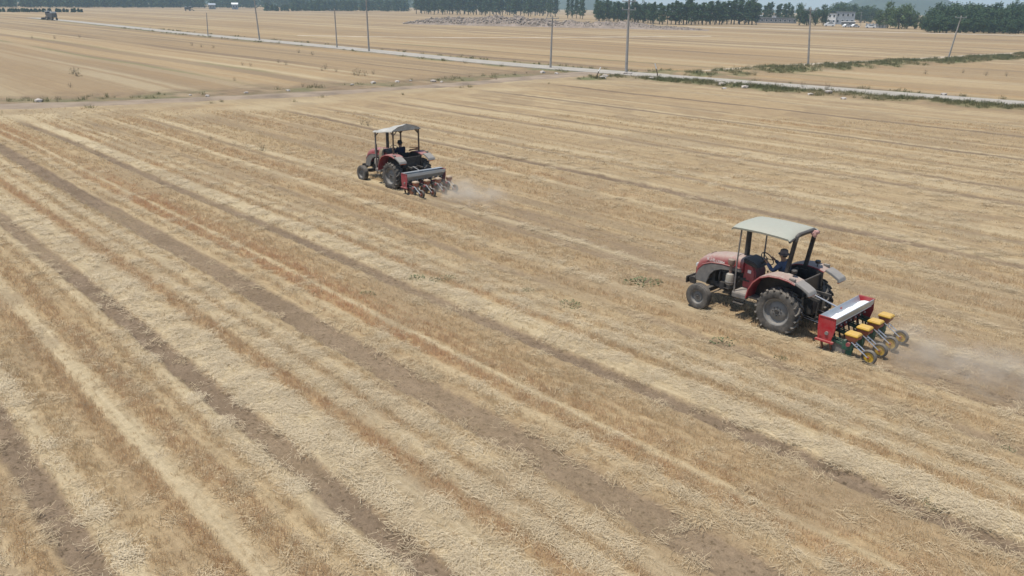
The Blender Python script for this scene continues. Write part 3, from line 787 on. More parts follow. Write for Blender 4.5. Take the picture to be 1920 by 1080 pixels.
utility_pole(390, 68, 387, 24, 0, 'bare thin pole furthest along the concrete road', .13)
utility_pole(1515, 127, 1520, 14, 1, 'upright utility pole standing at the end of the grassy bank', .15)
utility_pole(1777, 113, 1803, 29, 1, 'strongly tilted utility pole on the grassy bank', .15)
utility_pole(1614, 48.5, 1615, 22, 1, 'far thin utility pole in front of the pale house', .14)
def marker_post(px, py, dx, h, label):
    p = at(px, py); root = empty('marker_post', (p.x, p.y, gz(p)))
    MB().cyl((0, 0, -.2), (dx, 0, h * .62), .07, .06, 8).build('lower_post', M['wood'], root)
    MB().cyl((dx, 0, h * .62), (dx * 1.6, 0, h), .06, .05, 8).build('painted_top', M['white'], root)
    return tag(root, label, 'post')
marker_post(1116, 149.5, .35, 1.25, 'short leaning whitish post at the grass corner of the track junction')
marker_post(1235, 145.5, -.35, 1.6, 'thin whitish post leaning by the roadside past the tall pole')

# ------------------------------------------------------------------ hills, rubble heap, trees, houses
def hill_mesh():
    def prof(az):                                # ridge height in metres at ~3.2 km, by azimuth in degrees (right positive)
        t = lambda c, w, h: h * math.exp(-((az - c) / w) ** 2)
        return 6 + t(-30, 16, 70) + t(-6, 8, 46) + t(3.5, 4, 30) + t(23.3, 2.0, 66) + t(26.4, 1.5, 44) + t(32.3, 1.8, 52) + t(40, 5, 40) + t(12, 3, 12)
    m = MB(); rings = []
    for j, (d, k) in enumerate(((1500, -.05), (1600, .2), (1720, .42), (1850, .58), (1980, .65), (2150, .55), (2450, .2), (2700, -.05))):
        row = []
        for i in range(261):
            az = -50 + i * 100 / 260
            rough = 1 + .10 * float(vn(az * 1.3, j * .7, 51)) + .05 * float(vn(az * 4, j * 1.1, 52))
            a = R(az); row.append(Vector((math.sin(a) * d, math.cos(a) * d, prof(az) * k * rough if k > 0 else -1.5)))
        rings.append(row)
    m.loft(rings, False, False)
    o = m.build('hills', M['hill'], None, 0, 60)
    if o.data.polygons[700].normal.z < 0: o.data.flip_normals()
    tag(o, kind='structure')
hill_mesh()

def rubble_heap():
    A = at(748, 45); B = at(1330, 58); d = (B - A); L = d.length; d = d / L; n = Vector((-d.y, d.x, 0))
    if n.y < 0: n = -n
    root = empty('rubble_heap', A, math.atan2(d.y, d.x))
    def hz(s, t):
        f = s / L
        env = min(1, f / .10) * min(1, (1 - f) / .25)
        ridge = 2.6 * env * (1.0 if f < .62 else .65) * (1 + .35 * float(vn(s * .09, 3.3, 61)) + .25 * float(vn(s * .3, 1.3, 62)))
        x = t / 9.0
        cross = max(0, 1 - x * x) ** .8
        return ridge * cross * (1 + .25 * float(vn(s * .35, t * .35, 63)) + .15 * float(vn(s * 1.1, t * 1.1, 64))) - (.25 if cross < .05 else 0)
    sg = 1 if n.dot(Vector((-d.y, d.x, 0))) > 0 else -1
    m = MB(); NS, NTT = 150, 22; rings = []
    for i in range(NS + 1):
        s = L * i / NS; rings.append([Vector((s, sg * (9 + t), hz(s, t))) for t in [(-10 + 20 * k / NTT) for k in range(NTT + 1)]])
    m.loft(rings, False, False); me = m.mesh('earth', 0, 60)
    if me.polygons[1500].normal.z < 0: me.flip_normals()
    link('earth', me, M['rubble'], root)
    bm = bmesh.new(); rr = random.Random(6)
    for i in range(3200):
        s = L * (rr.random() ** 1.15) * .97 + .5; t = rr.uniform(-8, 4); s0 = rr.uniform(.15, .32) / rr.uniform(.35, 1) * (1.25 if s < L * .55 else .7)
        z = hz(s, t)
        if z < .1: continue
        mt = Matrix.Translation((s, sg * (9 + t), z + s0 * .12)) @ Matrix.Rotation(rr.uniform(0, 6), 4, Vector((rr.random(), rr.random(), rr.random())).normalized()) @ Matrix.Diagonal((s0, s0 * rr.uniform(.5, 1), s0 * rr.uniform(.3, .8), 1))
        bmesh.ops.create_cube(bm, size=1.0, matrix=mt)
    me2 = bpy.data.meshes.new('broken_blocks'); bm.to_mesh(me2); bm.free()
    tag(link('broken_blocks', me2, M['debris'], root), kind='stuff')
    tag(root, 'long low heap of grey earth and broken rubble in front of trees', 'rubble heap')
rubble_heap()

def crown_mesh(seed, kind, mat):
    """many leaf-sized faces in clumps through the crown volume; unit: metres, tree about 10 m"""
    r_ = np.random.default_rng(seed); C = []
    if kind == 'poplar':
        for i in range(44):
            z = 1.6 + 8.2 * r_.random() ** .9; k = (z - 1.6) / 8.4
            rad = 1.55 * (1 - k) ** .55 * (.35 + .65 * min(1, k / .18)); a = r_.uniform(0, 2 * PI); rr = rad * r_.random() ** .5
            C.append((rr * math.cos(a), rr * math.sin(a), z, .62))
        C.append((0, 0, 9.9, .35))
    else:
        lobes = [(r_.uniform(-2.1, 2.1), r_.uniform(-2.1, 2.1), r_.uniform(3.6, 7.8), r_.uniform(1.5, 2.3)) for _ in range(8)] + [(0, 0, 8.0, 1.8), (0, 0, 5.6, 2.6)] + [(r_.uniform(-1.6, 1.6), r_.uniform(-1.6, 1.6), r_.uniform(1.8, 3.0), 1.5) for _ in range(4)]
        for (x, y, z, rr) in lobes:
            for i in range(9):
                d = r_.normal(size=3); d /= np.linalg.norm(d); q = rr * r_.uniform(.55, 1.0)
                C.append((x + d[0] * q, y + d[1] * q, max(.7, z + d[2] * q * .85), .75))
    V, F = [], []
    per = 24 if kind == 'poplar' else 20
    for (x, y, z, s) in C:
        for i in range(per):
            p = np.array([x, y, z]) + r_.normal(0, s * .55, 3)
            a = r_.normal(size=3); a /= np.linalg.norm(a); b = np.cross(a, r_.normal(size=3)); b /= np.linalg.norm(b)
            w = r_.uniform(.18, .40); k = len(V)
            V += [tuple(p - a * w), tuple(p + b * w * .6), tuple(p + a * w), tuple(p - b * w * .6)]; F.append((k, k + 1, k + 2, k + 3))
    me = bpy.data.meshes.new('crown'); me.from_pydata(V, [], F); me.materials.append(mat); return me
def trunk_mesh(seed, kind):
    m = MB(); r_ = random.Random(seed)
    top = 9.0 if kind == 'poplar' else 6.5
    m.tube([(0, 0, -.3), (r_.gauss(0, .05), r_.gauss(0, .05), top * .35), (r_.gauss(0, .12), r_.gauss(0, .12), top * .7), (0, 0, top)], [.2, .16, .1, .03] if kind == 'poplar' else [.28, .22, .14, .04], 7)
    for i in range(7):
        z = top * r_.uniform(.28, .8); a = r_.uniform(0, 6.28); L = (1.1 if kind == 'poplar' else 2.2) * r_.uniform(.7, 1.1)
        m.tube([(0, 0, z), (math.cos(a) * L * .5, math.sin(a) * L * .5, z + L * .5), (math.cos(a) * L * .8, math.sin(a) * L * .8, z + L)], [.07, .05, .015], 5)
    me = m.mesh('trunk', 0, 40); me.materials.append(M['bark']); return me
TREES = {}
for kd, mat, n in (('poplar', 'leaf_poplar', 4), ('broad', 'leaf_dark', 4), ('light', 'leaf_light', 3)):
    g = 'poplar' if kd == 'poplar' else 'broad'
    TREES[kd] = ([crown_mesh(hash_ + 100 * len(kd), g, M[mat]) for hash_ in range(n)], [trunk_mesh(k + 7, g) for k in range(n)])
tr = random.Random(21)
def tree(px, py, topy, kd, i, label, group, wide=1.0):
    p = at(px, py); h = (py - topy) / pxm(p); s = h / (10.2 if kd == 'poplar' else 9.8)
    r = empty({'poplar': 'poplar_tree', 'broad': 'broadleaf_tree', 'light': 'light_green_tree'}[kd], (p.x, p.y, 0), i * 2.399)
    wide *= tr.uniform(.8, 1.25); r.scale = (s * wide, s * wide, s * tr.uniform(.88, 1.08))
    cs, ts = TREES[kd]
    link('trunk', ts[i % len(ts)], None, r); link('crown', cs[i % len(cs)], None, r)
    return tag(r, label, 'tree', group)
def row(x0, x1, step, y0, y1, top0, top1, kd, label, group, jx=2.0, jy=.8, jt=4.5, wide=1.0):
    x = x0; i = int(x0)
    while x <= x1:
        f = (x - x0) / max(1, x1 - x0)
        tree(x + tr.uniform(-jx, jx), y0 + (y1 - y0) * f + tr.uniform(-jy, jy), top0 + (top1 - top0) * f + tr.uniform(-jt, jt), kd, i, label, group, wide)
        x += step * .8 * tr.uniform(.8, 1.2); i += 1
row(782, 1040, 8.5, 26, 31, -10, -6, 'poplar', 'tall dark poplar in the front row of the dense block behind the rubble heap', 'poplars behind the rubble heap', wide=1.1)
row(788, 1036, 13, 24, 28, -10, -8, 'poplar', 'tall poplar in the back row of the dense block behind the rubble heap', 'back row of poplars behind the rubble heap', wide=1.2)
row(1064, 1098, 9, 34, 36, 0, 0, 'poplar', 'dark poplar in the small group standing apart behind the rubble heap', 'small group of poplars', jt=2, wide=1.1)
row(1116, 1230, 8.5, 38, 45, 1, 7, 'poplar', 'slim poplar in the row beyond the tall pole with crossarms', 'slim poplars beyond the tall pole', wide=1.05)
row(1124, 1225, 11, 39, 43, 4, 8, 'broad', 'low bushy tree growing among the slim poplars by the rubble heap', 'bushy trees among the slim poplars', wide=.75)
row(1236, 1420, 9.5, 46, 46.5, 9, 4, 'poplar', 'poplar with bare lower trunk at the edge of the far field', 'poplars at the far field edge', wide=1.35)
row(1290, 1420, 16, 44, 44, 6, 2, 'poplar', 'taller poplar rising behind the row at the far field edge', 'taller poplars behind the far field edge', wide=1.4)
row(1424, 1488, 9, 41, 42, 5, 12, 'poplar', 'poplar rising behind the long grey wall', 'poplars behind the long grey wall', wide=1.3)
tree(1499, 47.5, 4, 'broad', 2, 'tall dark rounded tree beside the upright bank pole', None, .8)
tree(1512, 48, 14, 'broad', 1, 'shorter dark tree next to the tall rounded tree by the bank pole', None, .8)
tree(1528, 48, 11, 'broad', 3, 'dark bushy tree just left of the white parked van', None, .85)
tree(1543, 48, 10, 'broad', 0, 'dark bushy tree shading the white parked van', None, .9)
row(1562, 1640, 13, 41.5, 43, 4, 10, 'broad', 'dark broadleaf tree standing behind the pale house', 'trees behind the pale house', wide=.95)
for i, (x, y, t, w) in enumerate([(1664, 53, 8, .9), (1684, 54, 6, .95), (1700, 54, 9, .9), (1648, 52, 17, .8), (1714, 54.5, 24, .9), (1727, 55, 27, .9)]):
    tree(x, y, t, 'light', i, 'light green leafy tree between the white cars and the dark wood', 'light green trees', w)
row(1740, 1990, 13, 58, 63, 14, 12, 'broad', 'dark broadleaf tree at the front of the thick wood by the field', 'trees of the thick dark wood', 3, 1, 4, 1.0)
row(1745, 1990, 15, 54, 58, 9, 7, 'broad', 'taller broadleaf tree whose top rises behind the thick wood\'s front trees', 'back trees of the thick dark wood', 3, 1, 4, 1.05)
row(1736, 1985, 17, 60.5, 65, 33, 33, 'broad', 'low dark bush at the foot of the thick wood', 'bushes at the foot of the wood', 3, .6, 4, 1.3)

def far_wood(name, pts, seed):
    """a far belt of trees that reads as one mass"""
    r_ = np.random.default_rng(seed); V, F = [], []
    for (px, py, topy, wpx, n) in pts:
        for i in range(n):
            p = at(px + r_.uniform(-wpx, wpx), py + r_.uniform(-.5, .3)); k = pxm(p); h = (py - topy) / k * r_.uniform(.75, 1.1); wd = h * r_.uniform(.16, .34)
            for j in range(130):
                z = h * (.08 + .92 * r_.random()); q = wd * (1 - (z / h) ** 2 * .75)
                c = np.array([p.x + r_.normal(0, q * .6), p.y + r_.normal(0, q * .6), z])
                a = r_.normal(size=3); a /= np.linalg.norm(a); b = np.cross(a, r_.normal(size=3)); b /= np.linalg.norm(b); w = r_.uniform(.4, .95); m = len(V)
                V += [tuple(c - a * w), tuple(c + b * w * .7), tuple(c + a * w), tuple(c - b * w * .7)]; F.append((m, m + 1, m + 2, m + 3))
    me = bpy.data.meshes.new(name); me.from_pydata(V, [], F)
    return tag(link(name, me, M['leaf_dark']), kind='stuff')
far_wood('far_wood', [(-60 + 34 * i, 13.5 + .12 * i, -9, 24, 26) for i in range(25)] + [(560 + 24 * i, 19.5 + .3 * i, 1, 14, 14) for i in range(9)], 5)
far_wood('far_hedge', [(-40 + 30 * i, 22.5 + .05 * i, 17.5, 18, 7) for i in range(7)] + [(500 + 12 * i, 20.5, 8 + (i % 3) * 2, 5, 3) for i in range(14)], 6)

def house(px, py, wpx, hpx, depth, label, name='house', roof='flat', wall='wall', roofm='greywall', nwin=3, floors=2, rz=None):
    p = at(px, py); k = pxm(p); w = wpx / k; h = hpx / k
    face = math.atan2(-p.x, p.y) if rz is None else rz
    root = empty(name, (p.x, p.y, 0), face)                       # local -y faces the field
    MB().box((0, depth / 2, h / 2 - .1), (w, depth, h + .2)).build('wall', M[wall], root)
    if roof == 'flat': MB().box((0, depth / 2, h + .13), (w + .5, depth + .5, .22)).build('roof', M[roofm], root, .03)
    else: MB().loft([[Vector((sx * (w / 2 + .3), -.4, h - .05)), Vector((sx * (w / 2 + .3), depth / 2, h + depth * .22)), Vector((sx * (w / 2 + .3), depth + .4, h - .05))] for sx in (-1, 1)]).build('roof', M[roofm], root)
    for f in range(floors):
        for i in range(nwin):
            x = (i + .5) / nwin * w - w / 2; z = h * (f + .55) / floors; ww, wh = w / nwin * .42, h / floors * .42
            fr = MB().box((x, -.03, z), (ww + .2, .1, wh + .2)).build('window_frame', M['white'], root)
            MB().box((x, -.085, z), (ww, .04, wh)).build('pane', M['glass'], fr)
    d = MB().box((w * .0, -.04, 1.0), (1.0, .08, 2.0)).build('door', M['greywall'], root)
    return tag(root, label, 'house' if name == 'house' else 'shed')
house(1583, 46, 33, 22, 9, 'pale blue-grey two-storey house with flat roof among dark trees', nwin=4)
house(1558, 45.5, 15, 19, 7, 'narrow white two-storey house beside the blue-grey house', nwin=2, wall='white')
house(1590, 48, 24, 6.5, 4, 'low open shed with a white roof in front of the pale house', 'shed', 'flat', 'greywall', 'white', 4, 1)
house(1454, 43.5, 74, 9, 4, 'long low grey walled shed in front of the poplars', 'shed', 'flat', 'greywall', 'greywall', 9, 1)
house(1422, 42.5, 12, 12, 4, 'small grey hut with a white roof at the end of the long shed', 'shed', 'flat', 'greywall', 'white', 1, 1)
house(1450, 42.3, 8, 12, 3.5, 'tiny white hut rising behind the long grey shed', 'shed', 'flat', 'white', 'greywall', 1, 1)
house(441, 17.5, 11, 9, 6, 'small pale brick hut by the far tree belt', 'shed', 'gable', 'wall', 'white', 2, 1)
house(398, 17.5, 12, 8, 6, 'small dark shed with a pale roof by the far tree belt', 'shed', 'gable', 'greywall', 'wall', 2, 1)
house(706, 9.8, 44, 4.2, 9, 'long low shed with a bright white roof on the green slope', 'shed', 'gable', 'white', 'white', 6, 1)
def low_wall():
    a, b = at(1624, 51.5), at(1661, 52.3); L = (b - a).length
    root = empty('boundary_wall', a, math.atan2(b.y - a.y, b.x - a.x))
    MB().box((L / 2, 0, .75), (L, .3, 1.7)).build('wall_panel', M['white'], root)
    n = 6
    for i in range(n + 1): MB().box((L * i / n, 0, .9), (.5, .5, 2.0)).build('pier', M['wall'], root)
    MB().box((L / 2, 0, 1.65), (L + .3, .42, .1)).build('coping', M['greywall'], root)
    tag(root, 'low white boundary wall with piers beside the light green trees', 'wall')
low_wall()
def car(px, py, L, h, face, label, van=False, cat='car'):
    p = at(px, py); root = empty('parked_van' if van else 'parked_car', (p.x, p.y, 0), face)
    prof = [(-L / 2, .35), (-L / 2, h * .62), (-L * .46, h * .95), (-L * .3, h), (L * .2, h), (L * .36, h * .62), (L * .49, h * .52), (L / 2, .4), (L / 2, .3), (-L / 2, .3)] if van else \
           [(-L / 2, .4), (-L / 2, h * .58), (-L * .36, h * .66), (-L * .24, h * .98), (L * .06, h), (L * .24, h * .64), (L * .46, h * .54), (L / 2, .4), (L / 2, .28), (-L / 2, .28)]
    MB().prism(prof, -.85, .85).build('body', M['white'], root, .06)
    for s in (-1, 1):
        MB().prism([(-L * .34, h * .66), (-L * .22, h * .92), (L * .05, h * .93), (L * .18, h * .66)], s * .862, s * .84).build('side_window', M['glass'], root)
        for x in (-L * .3, L * .31):
            w = MB().cyl((x, s * .72, .31), (x, s * .89, .31), .18, n=14).build('wheel', M['rim'], root)
            MB().lathe([(.18, -.08), (.3, -.08), (.32, 0), (.3, .08), (.18, .08)], (x, s * .8, .31), 'y', 16, True).build('tyre', M['rubber'], w)
    MB().prism([(L * .215, h * .70), (L * .08, h * .96), (L * .10, h * .965), (L * .24, h * .70)], -.7, .7).build('windscreen', M['glass'], root)
    for s in (-1, 1): MB().box((L * .487, s * .6, h * .42), (.06, .3, .14)).build('headlight', M['clearlens'], root)
    return tag(root, label, cat)
car(1555, 49.5, 5.0, 2.0, 2.9, 'white parked van beside the dark bushy trees', True, 'van')
car(1588, 51.2, 4.2, 1.45, .2, 'white car parked in front of the open shed, left of its twin')
car(1603, 51.4, 4.2, 1.45, .3, 'white car parked in front of the open shed, next to the thin pole')
car(1632, 52.8, 4.4, 1.5, 2.8, 'white car parked in front of the low white wall')
def far_machine(px, py, label, s=1.0, rz=0.4):
    p = at(px, py); root = empty('combine_harvester', (p.x, p.y, 0), rz); root.scale = (s, s, s)
    MB().box((-.6, 0, 1.75), (3.6, 1.9, 1.5)).build('body', M['darkgrey'], root, .1)
    c = MB().box((1.6, 0, 2.3), (1.2, 1.6, 1.5)).build('cab', M['black'], root, .08)
    MB().box((2.21, 0, 2.45), (.03, 1.4, 1.0)).build('windscreen', M['glass'], c)
    MB().box((1.6, 0, 3.12), (1.5, 1.8, .14)).build('cab_roof', M['white'], c, .04)
    MB().prism([(2.2, .9), (3.4, .3), (3.6, .35), (3.4, 1.0), (2.3, 1.5)], -.5, .5).build('feeder_house', M['panel'], root)
    MB().prism([(3.3, .15), (4.3, .15), (4.1, .5), (3.5, 1.0), (3.3, .9)], -1.6, 1.6).build('header', M['darkgrey'], root, .04)
    MB().box((-1.6, 0, 2.75), (1.4, 1.6, .55)).build('grain_tank', M['zinc'], root, .05)
    for x, r in ((1.2, .75), (-1.7, .48)):
        for sd in (-1, 1):
            w = MB().cyl((x, sd * .85, r), (x, sd * 1.15, r), r * .55, n=16).build('wheel', M['rim'], root)
            MB().lathe([(r * .55, -.18), (r * .92, -.19), (r, -.1), (r, .1), (r * .92, .19), (r * .55, .18)], (x, sd * 1.0, r), 'y', 20, True).build('tyre', M['rubber'], w)
    return tag(root, label, 'harvester')
far_machine(97, 38, 'dark harvester with a pale roof working far off by the road bend', 1.0, 2.6)
far_machine(353, 20.5, 'small grey harvester near the far huts', 1.0, .4)

# ------------------------------------------------------------------ haze
def haze():
    bm = bmesh.new(); bmesh.ops.create_cube(bm, size=1.0)
    me = bpy.data.meshes.new('haze'); bm.to_mesh(me); bm.free()
    o = bpy.data.objects.new('haze', me); COL.objects.link(o)
    o.scale = (13000, 13000, 103); o.location = (0, 0, 48.5)
    m = bpy.data.materials.new('haze_air'); m.use_nodes = True; nt = m.node_tree
    for n in list(nt.nodes):
        if n.type == 'BSDF_PRINCIPLED': nt.nodes.remove(n)
    pv = nt.nodes.new('ShaderNodeVolumePrincipled'); pv.inputs['Color'].default_value = (.62, .83, 1.0, 1)
    pv.inputs['Density'].default_value = HAZE_DENSITY; pv.inputs['Anisotropy'].default_value = 0.2
    nt.links.new(pv.outputs[0], nt.nodes['Material Output'].inputs['Volume'])
    me.materials.append(m); tag(o, kind='stuff')
HAZE_DENSITY = 0.0003
haze()

# ------------------------------------------------------------------ tractors
# local frame: +x forward, +y the tractor's left, z up, origin on the ground below the rear axle
def arc(cx_, cz_, r, a0, a1, n):
    return [(cx_ + r * math.cos(R(a0 + (a1 - a0) * i / n)), cz_ + r * math.sin(R(a0 + (a1 - a0) * i / n))) for i in range(n + 1)]
def wheel(root, name, c, r, w, lugs, rimr, rimmat, side, ribs=False):
    """rim disc is the part, tyre and hub are its pieces; side +1 is the tractor's left"""
    cx_, cy_, cz_ = c; s = side
    m = MB()
    m.lathe([(rimr * 1.02, s * w * .44), (rimr * .93, s * w * .40), (rimr * .90, s * w * .18), (rimr * .72, s * w * .10), (rimr * .60, s * w * .22), (rimr * .22, s * w * .26), (.01, s * w * .27)], c, 'y', 32)
    m.lathe([(rimr * 1.02, -s * w * .44), (rimr * .93, -s * w * .40), (rimr * .88, -s * w * .1), (.01, -s * w * .05)], c, 'y', 32)
    rim = m.build(name, rimmat, root, 0, 40)
    t = MB()
    prof = [(rimr, -w * .46), (rimr * 1.1, -w * .5), (r * .84, -w * .52), (r * .95, -w * .47), (r * .985, -w * .3), (r, 0), (r * .985, w * .3), (r * .95, w * .47), (r * .84, w * .52), (rimr * 1.1, w * .5), (rimr, w * .46)]
    if lugs: prof = [(a if a < r * .9 else a * .955, b) for a, b in prof]
    t.lathe(prof, c, 'y', 40, True)
    if lugs:
        for sd in (-1, 1):
            for i in range(lugs):
                a = 2 * PI * (i + (.5 if sd > 0 else 0)) / lugs
                da = .30
                pts = []
                for (yy, aa, rr) in ((0.02, da, r * .99), (.30, da * .35, r * .985), (.53, 0, r * .93)):
                    y = sd * yy * w; th = a + aa
                    pts.append(Vector((cx_ + rr * math.sin(th), cy_ + y, cz_ + rr * math.cos(th))))
                for p, q in zip(pts[:-1], pts[1:]):
                    rad = Vector(((p + q).x / 2 - cx_, 0, (p + q).z / 2 - cz_)).normalized()
                    t.bar(p - rad * .012, q - rad * .012, .05, .055, rad)
    if ribs:
        for y in (-.28, 0, .28):
            t.lathe([(r * .97, y * w - .018), (r * 1.015, y * w - .014), (r * 1.015, y * w + .014), (r * .97, y * w + .018)], c, 'y', 40, True)
    t.build('tyre', M['rubber'], rim, 0, 40)
    h = MB().cyl((cx_, cy_ + s * w * .15, cz_), (cx_, cy_ + s * w * .36, cz_), rimr * .2, rimr * .15, 14)
    for i in range(8):
        a = 2 * PI * i / 8
        h.cyl((cx_ + rimr * .32 * math.sin(a), cy_ + s * w * .2, cz_ + rimr * .32 * math.cos(a)), (cx_ + rimr * .32 * math.sin(a), cy_ + s * w * .32, cz_ + rimr * .32 * math.cos(a)), .016, n=6)
    h.build('hub', M['engine'], rim)
    return rim

def text_mesh(txt, size, mat, parent, loc, name='lettering', ext=.0015):
    cu = bpy.data.curves.new(name, 'FONT'); cu.body = txt; cu.size = size; cu.extrude = ext; cu.align_x = 'CENTER'; cu.offset = .0025
    tmp = bpy.data.objects.new('tmp', cu); COL.objects.link(tmp)
    dg = bpy.context.evaluated_depsgraph_get(); me = bpy.data.meshes.new_from_object(tmp.evaluated_get(dg))
    bpy.data.objects.remove(tmp); bpy.data.curves.remove(cu)
    me.transform(Matrix(((-1, 0, 0, loc[0]), (0, 0, 1, loc[1]), (0, 1, 0, loc[2]), (0, 0, 0, 1))))
    me.materials.clear()
    return link(name, me, mat, parent)

def tractor(u, v, label, style, yaw=0.0):
    p = uvw(u, v); z0 = gz(p) - .03
    root = empty('tractor', (p.x, p.y, z0), ROWROT + yaw)
    near = style == 'rigid'
    red = M['red'] if near else M['reddull']
    WB = 2.36
    # wheels
    for s in (1, -1):
        wheel(root, 'rear_wheel', (0, s * .80, .60), .61, .37, 19, .36, M['rim'], s)
        wheel(root, 'front_wheel', (WB, s * .86, .355), .36, .22, 0, .20, M['rim'], s, True)
    # drive line, engine and axles
    m = MB(); m.box((.35, 0, .68), (1.7, .42, .46)); m.cyl((0, -.62, .60), (0, .62, .60), .13, .13, 16)
    for s in (-1, 1): m.cyl((0, s * .30, .60), (0, s * .48, .60), .23, .17, 16)
    m.box((-.42, 0, .72), (.34, .40, .5)); m.build('transmission', M['engine'], root, .03)
    e = MB(); e.box((1.62, 0, .86), (.95, .40, .52)); e.box((1.6, 0, .53), (.85, .26, .22)); e.cyl((1.2, .24, .95), (2.0, .24, .95), .05, n=8)
    for i in range(4): e.cyl((1.35 + i * .17, .16, 1.05), (1.35 + i * .17, .31, .98), .035, n=8)
    e.cyl((1.75, .2, .72), (1.75, .34, .72), .11, n=14); e.cyl((1.95, -.2, .75), (1.95, -.34, .75), .12, n=14); e.box((2.02, .24, .62), (.16, .12, .22))
    eng = e.build('engine', M['engine'], root, .012)
    f = MB(); f.cyl((2.12, 0, .86), (2.15, 0, .86), .3, n=20); f.box((2.35, 0, .86), (.1, .46, .5)); f.build('radiator', M['engine'], eng)
    hs = MB(); hs.tube([(1.95, .18, .98), (2.1, .22, 1.02), (2.28, .14, 1.0)], .03, 8); hs.tube([(1.5, .3, .9), (1.56, .36, .75), (1.75, .36, .6), (1.95, .3, .58)], .012, 6); hs.build('hose', M['black'], eng)
    ax = MB(); ax.box((WB, 0, .46), (.14, 1.2, .13)); ax.box((WB, 0, .56), (.5, .34, .14))
    for s in (-1, 1):
        ax.cyl((WB, s * .62, .28), (WB, s * .62, .52), .05, n=10); ax.cyl((WB, s * .60, .355), (WB, s * .84, .355), .04, n=10)
    ax.bar((WB - .16, -.6, .40), (WB - .16, .6, .40), .03, .03); ax.build('front_axle', M['engine'], root, .01)
    fr = MB()
    for s in (-1, 1): fr.bar((1.1, s * .2, .62), (2.95, s * .2, .6), .05, .12)
    fr.build('chassis_rail', M['engine'], root)
    b = MB(); b.box((3.08, 0, .53), (.16, .56, .10)); b.box((3.14, 0, .53), (.05, .72, .2)); b.box((2.98, .26, .53), (.2, .05, .2)); b.box((2.98, -.26, .53), (.2, .05, .2))
    b.build('front_bracket', M['black'], root, .012)
    # bonnet: lofted shell that rolls down over the nose
    st = [(1.42, .335, 1.535, 1.16), (1.70, .335, 1.525, 1.14), (2.0, .33, 1.50, 1.13), (2.3, .325, 1.455, 1.12), (2.55, .315, 1.385, 1.08), (2.72, .30, 1.30, .98), (2.84, .275, 1.19, .86), (2.91, .245, 1.06, .74), (2.935, .22, .92, .66)]
    rings = []
    for (x, hw, zt, zb) in st:
        ring = []; rc = .15
        if zt - zb < .3: rc = .1
        ring.append(Vector((x, -hw, zb))); ring.append(Vector((x, -hw * 1.01, zt - rc * 1.5)))
        for k in range(5):
            a = R(180 - 90 * k / 4); ring.append(Vector((x, -hw + rc + rc * math.cos(a), zt - rc + rc * math.sin(a) - (.012 if k < 2 else 0))))
        ring.append(Vector((x, 0, zt + .022)))
        for k in range(5):
            a = R(90 - 90 * k / 4); ring.append(Vector((x, hw - rc + rc * math.cos(a), zt - rc + rc * math.sin(a) - (.012 if k > 2 else 0))))
        ring.append(Vector((x, hw * 1.01, zt - rc * 1.5))); ring.append(Vector((x, hw, zb)))
        rings.append(ring)
    hood = MB().loft(rings, True, True).build('bonnet', red, root, 0, 50)
    for (x, hw, zt, zb) in (st[1], st[4]):
        MB().tube([(x, -hw * 1.01 - .003, zb), (x, -hw * 1.01 - .003, zt - .2), (x, -hw + .06, zt - .035), (x, -.1, zt + .018), (x, 0, zt + .024), (x, .1, zt + .018), (x, hw - .06, zt - .035), (x, hw * 1.01 + .003, zt - .2), (x, hw * 1.01 + .003, zb)], .007, 5).build('panel_seam', M['black'], hood)
    # moulded grey arch panel below the bonnet
    for s in (1, -1):
        outer = [(1.44, 1.16), (1.44, 1.235), (2.05, 1.235), (2.38, 1.20), (2.62, 1.10), (2.78, .94), (2.86, .74), (2.84, .60), (2.50, .58)]
        inner = [(2.46, .70), (2.40, .86), (2.28, 1.00), (2.08, 1.09), (1.8, 1.13)]
        MB().prism(outer + inner, s * .315, s * .352).build('side_panel', M['panel'], root, .008)
        rim_ = [(1.44, 1.255), (2.05, 1.255), (2.40, 1.215), (2.66, 1.10), (2.82, .92)]
        MB().tube([(x, s * .348, z) for x, z in rim_], .016, 6).build('moulding', red, hood)
    g = MB(); g.box((2.94, 0, .74), (.04, .40, .34)); grl = g.build('grille', M['black'], root, .01)
    for k in range(5): MB().box((2.965, 0, .61 + k * .06), (.012, .36, .018)).build('grille_bar', M['panel'], grl)
    for s in (-1, 1): MB().box((2.925, s * .17, 1.0), (.06, .13, .09)).build('headlight', M['clearlens'], root, .01)
    if near: text_mesh('东方红-LX804', .095, M['letter'], hood, (2.27, .342, 1.265))
    # exhaust and air cleaner
    MB().cyl((1.56, -.05, 1.45), (1.56, -.05, 2.28), .075, .072, 14).build('exhaust_stack', M['black'], root)
    ac = MB().lathe([(.03, .78), (.10, .80), (.115, .86), (.115, 1.02), (.10, 1.09), (.05, 1.12), (.045, 1.12)], (1.68, .49, 0), 'z', 18).build('air_cleaner', M['cream'], root)
    MB().lathe([(.118, .84), (.125, .85), (.125, .89), (.118, .90)], (1.68, .49, 0), 'z', 18, True).build('clamp_band', M['panel'], ac)
    MB().lathe([(.042, 1.1), (.042, 1.34), (.09, 1.37), (.10, 1.44), (.095, 1.50), (.03, 1.53)], (1.68, .49, 0), 'z', 16).build('intake_cap', M['browncap'], ac)
    MB().tube([(1.68, .40, 1.0), (1.72, .3, 1.08), (1.8, .2, 1.1)], .035, 8).build('intake_hose', M['black'], ac)
    # platform, steps, dash
    pl = MB(); pl.box((1.0, 0, .71), (.86, 1.5, .05)); pl.box((1.20, .70, .66), (.42, .16, .12)); pl.box((1.20, -.70, .66), (.42, .16, .12)); pl.build('platform', M['panel'], root, .01)
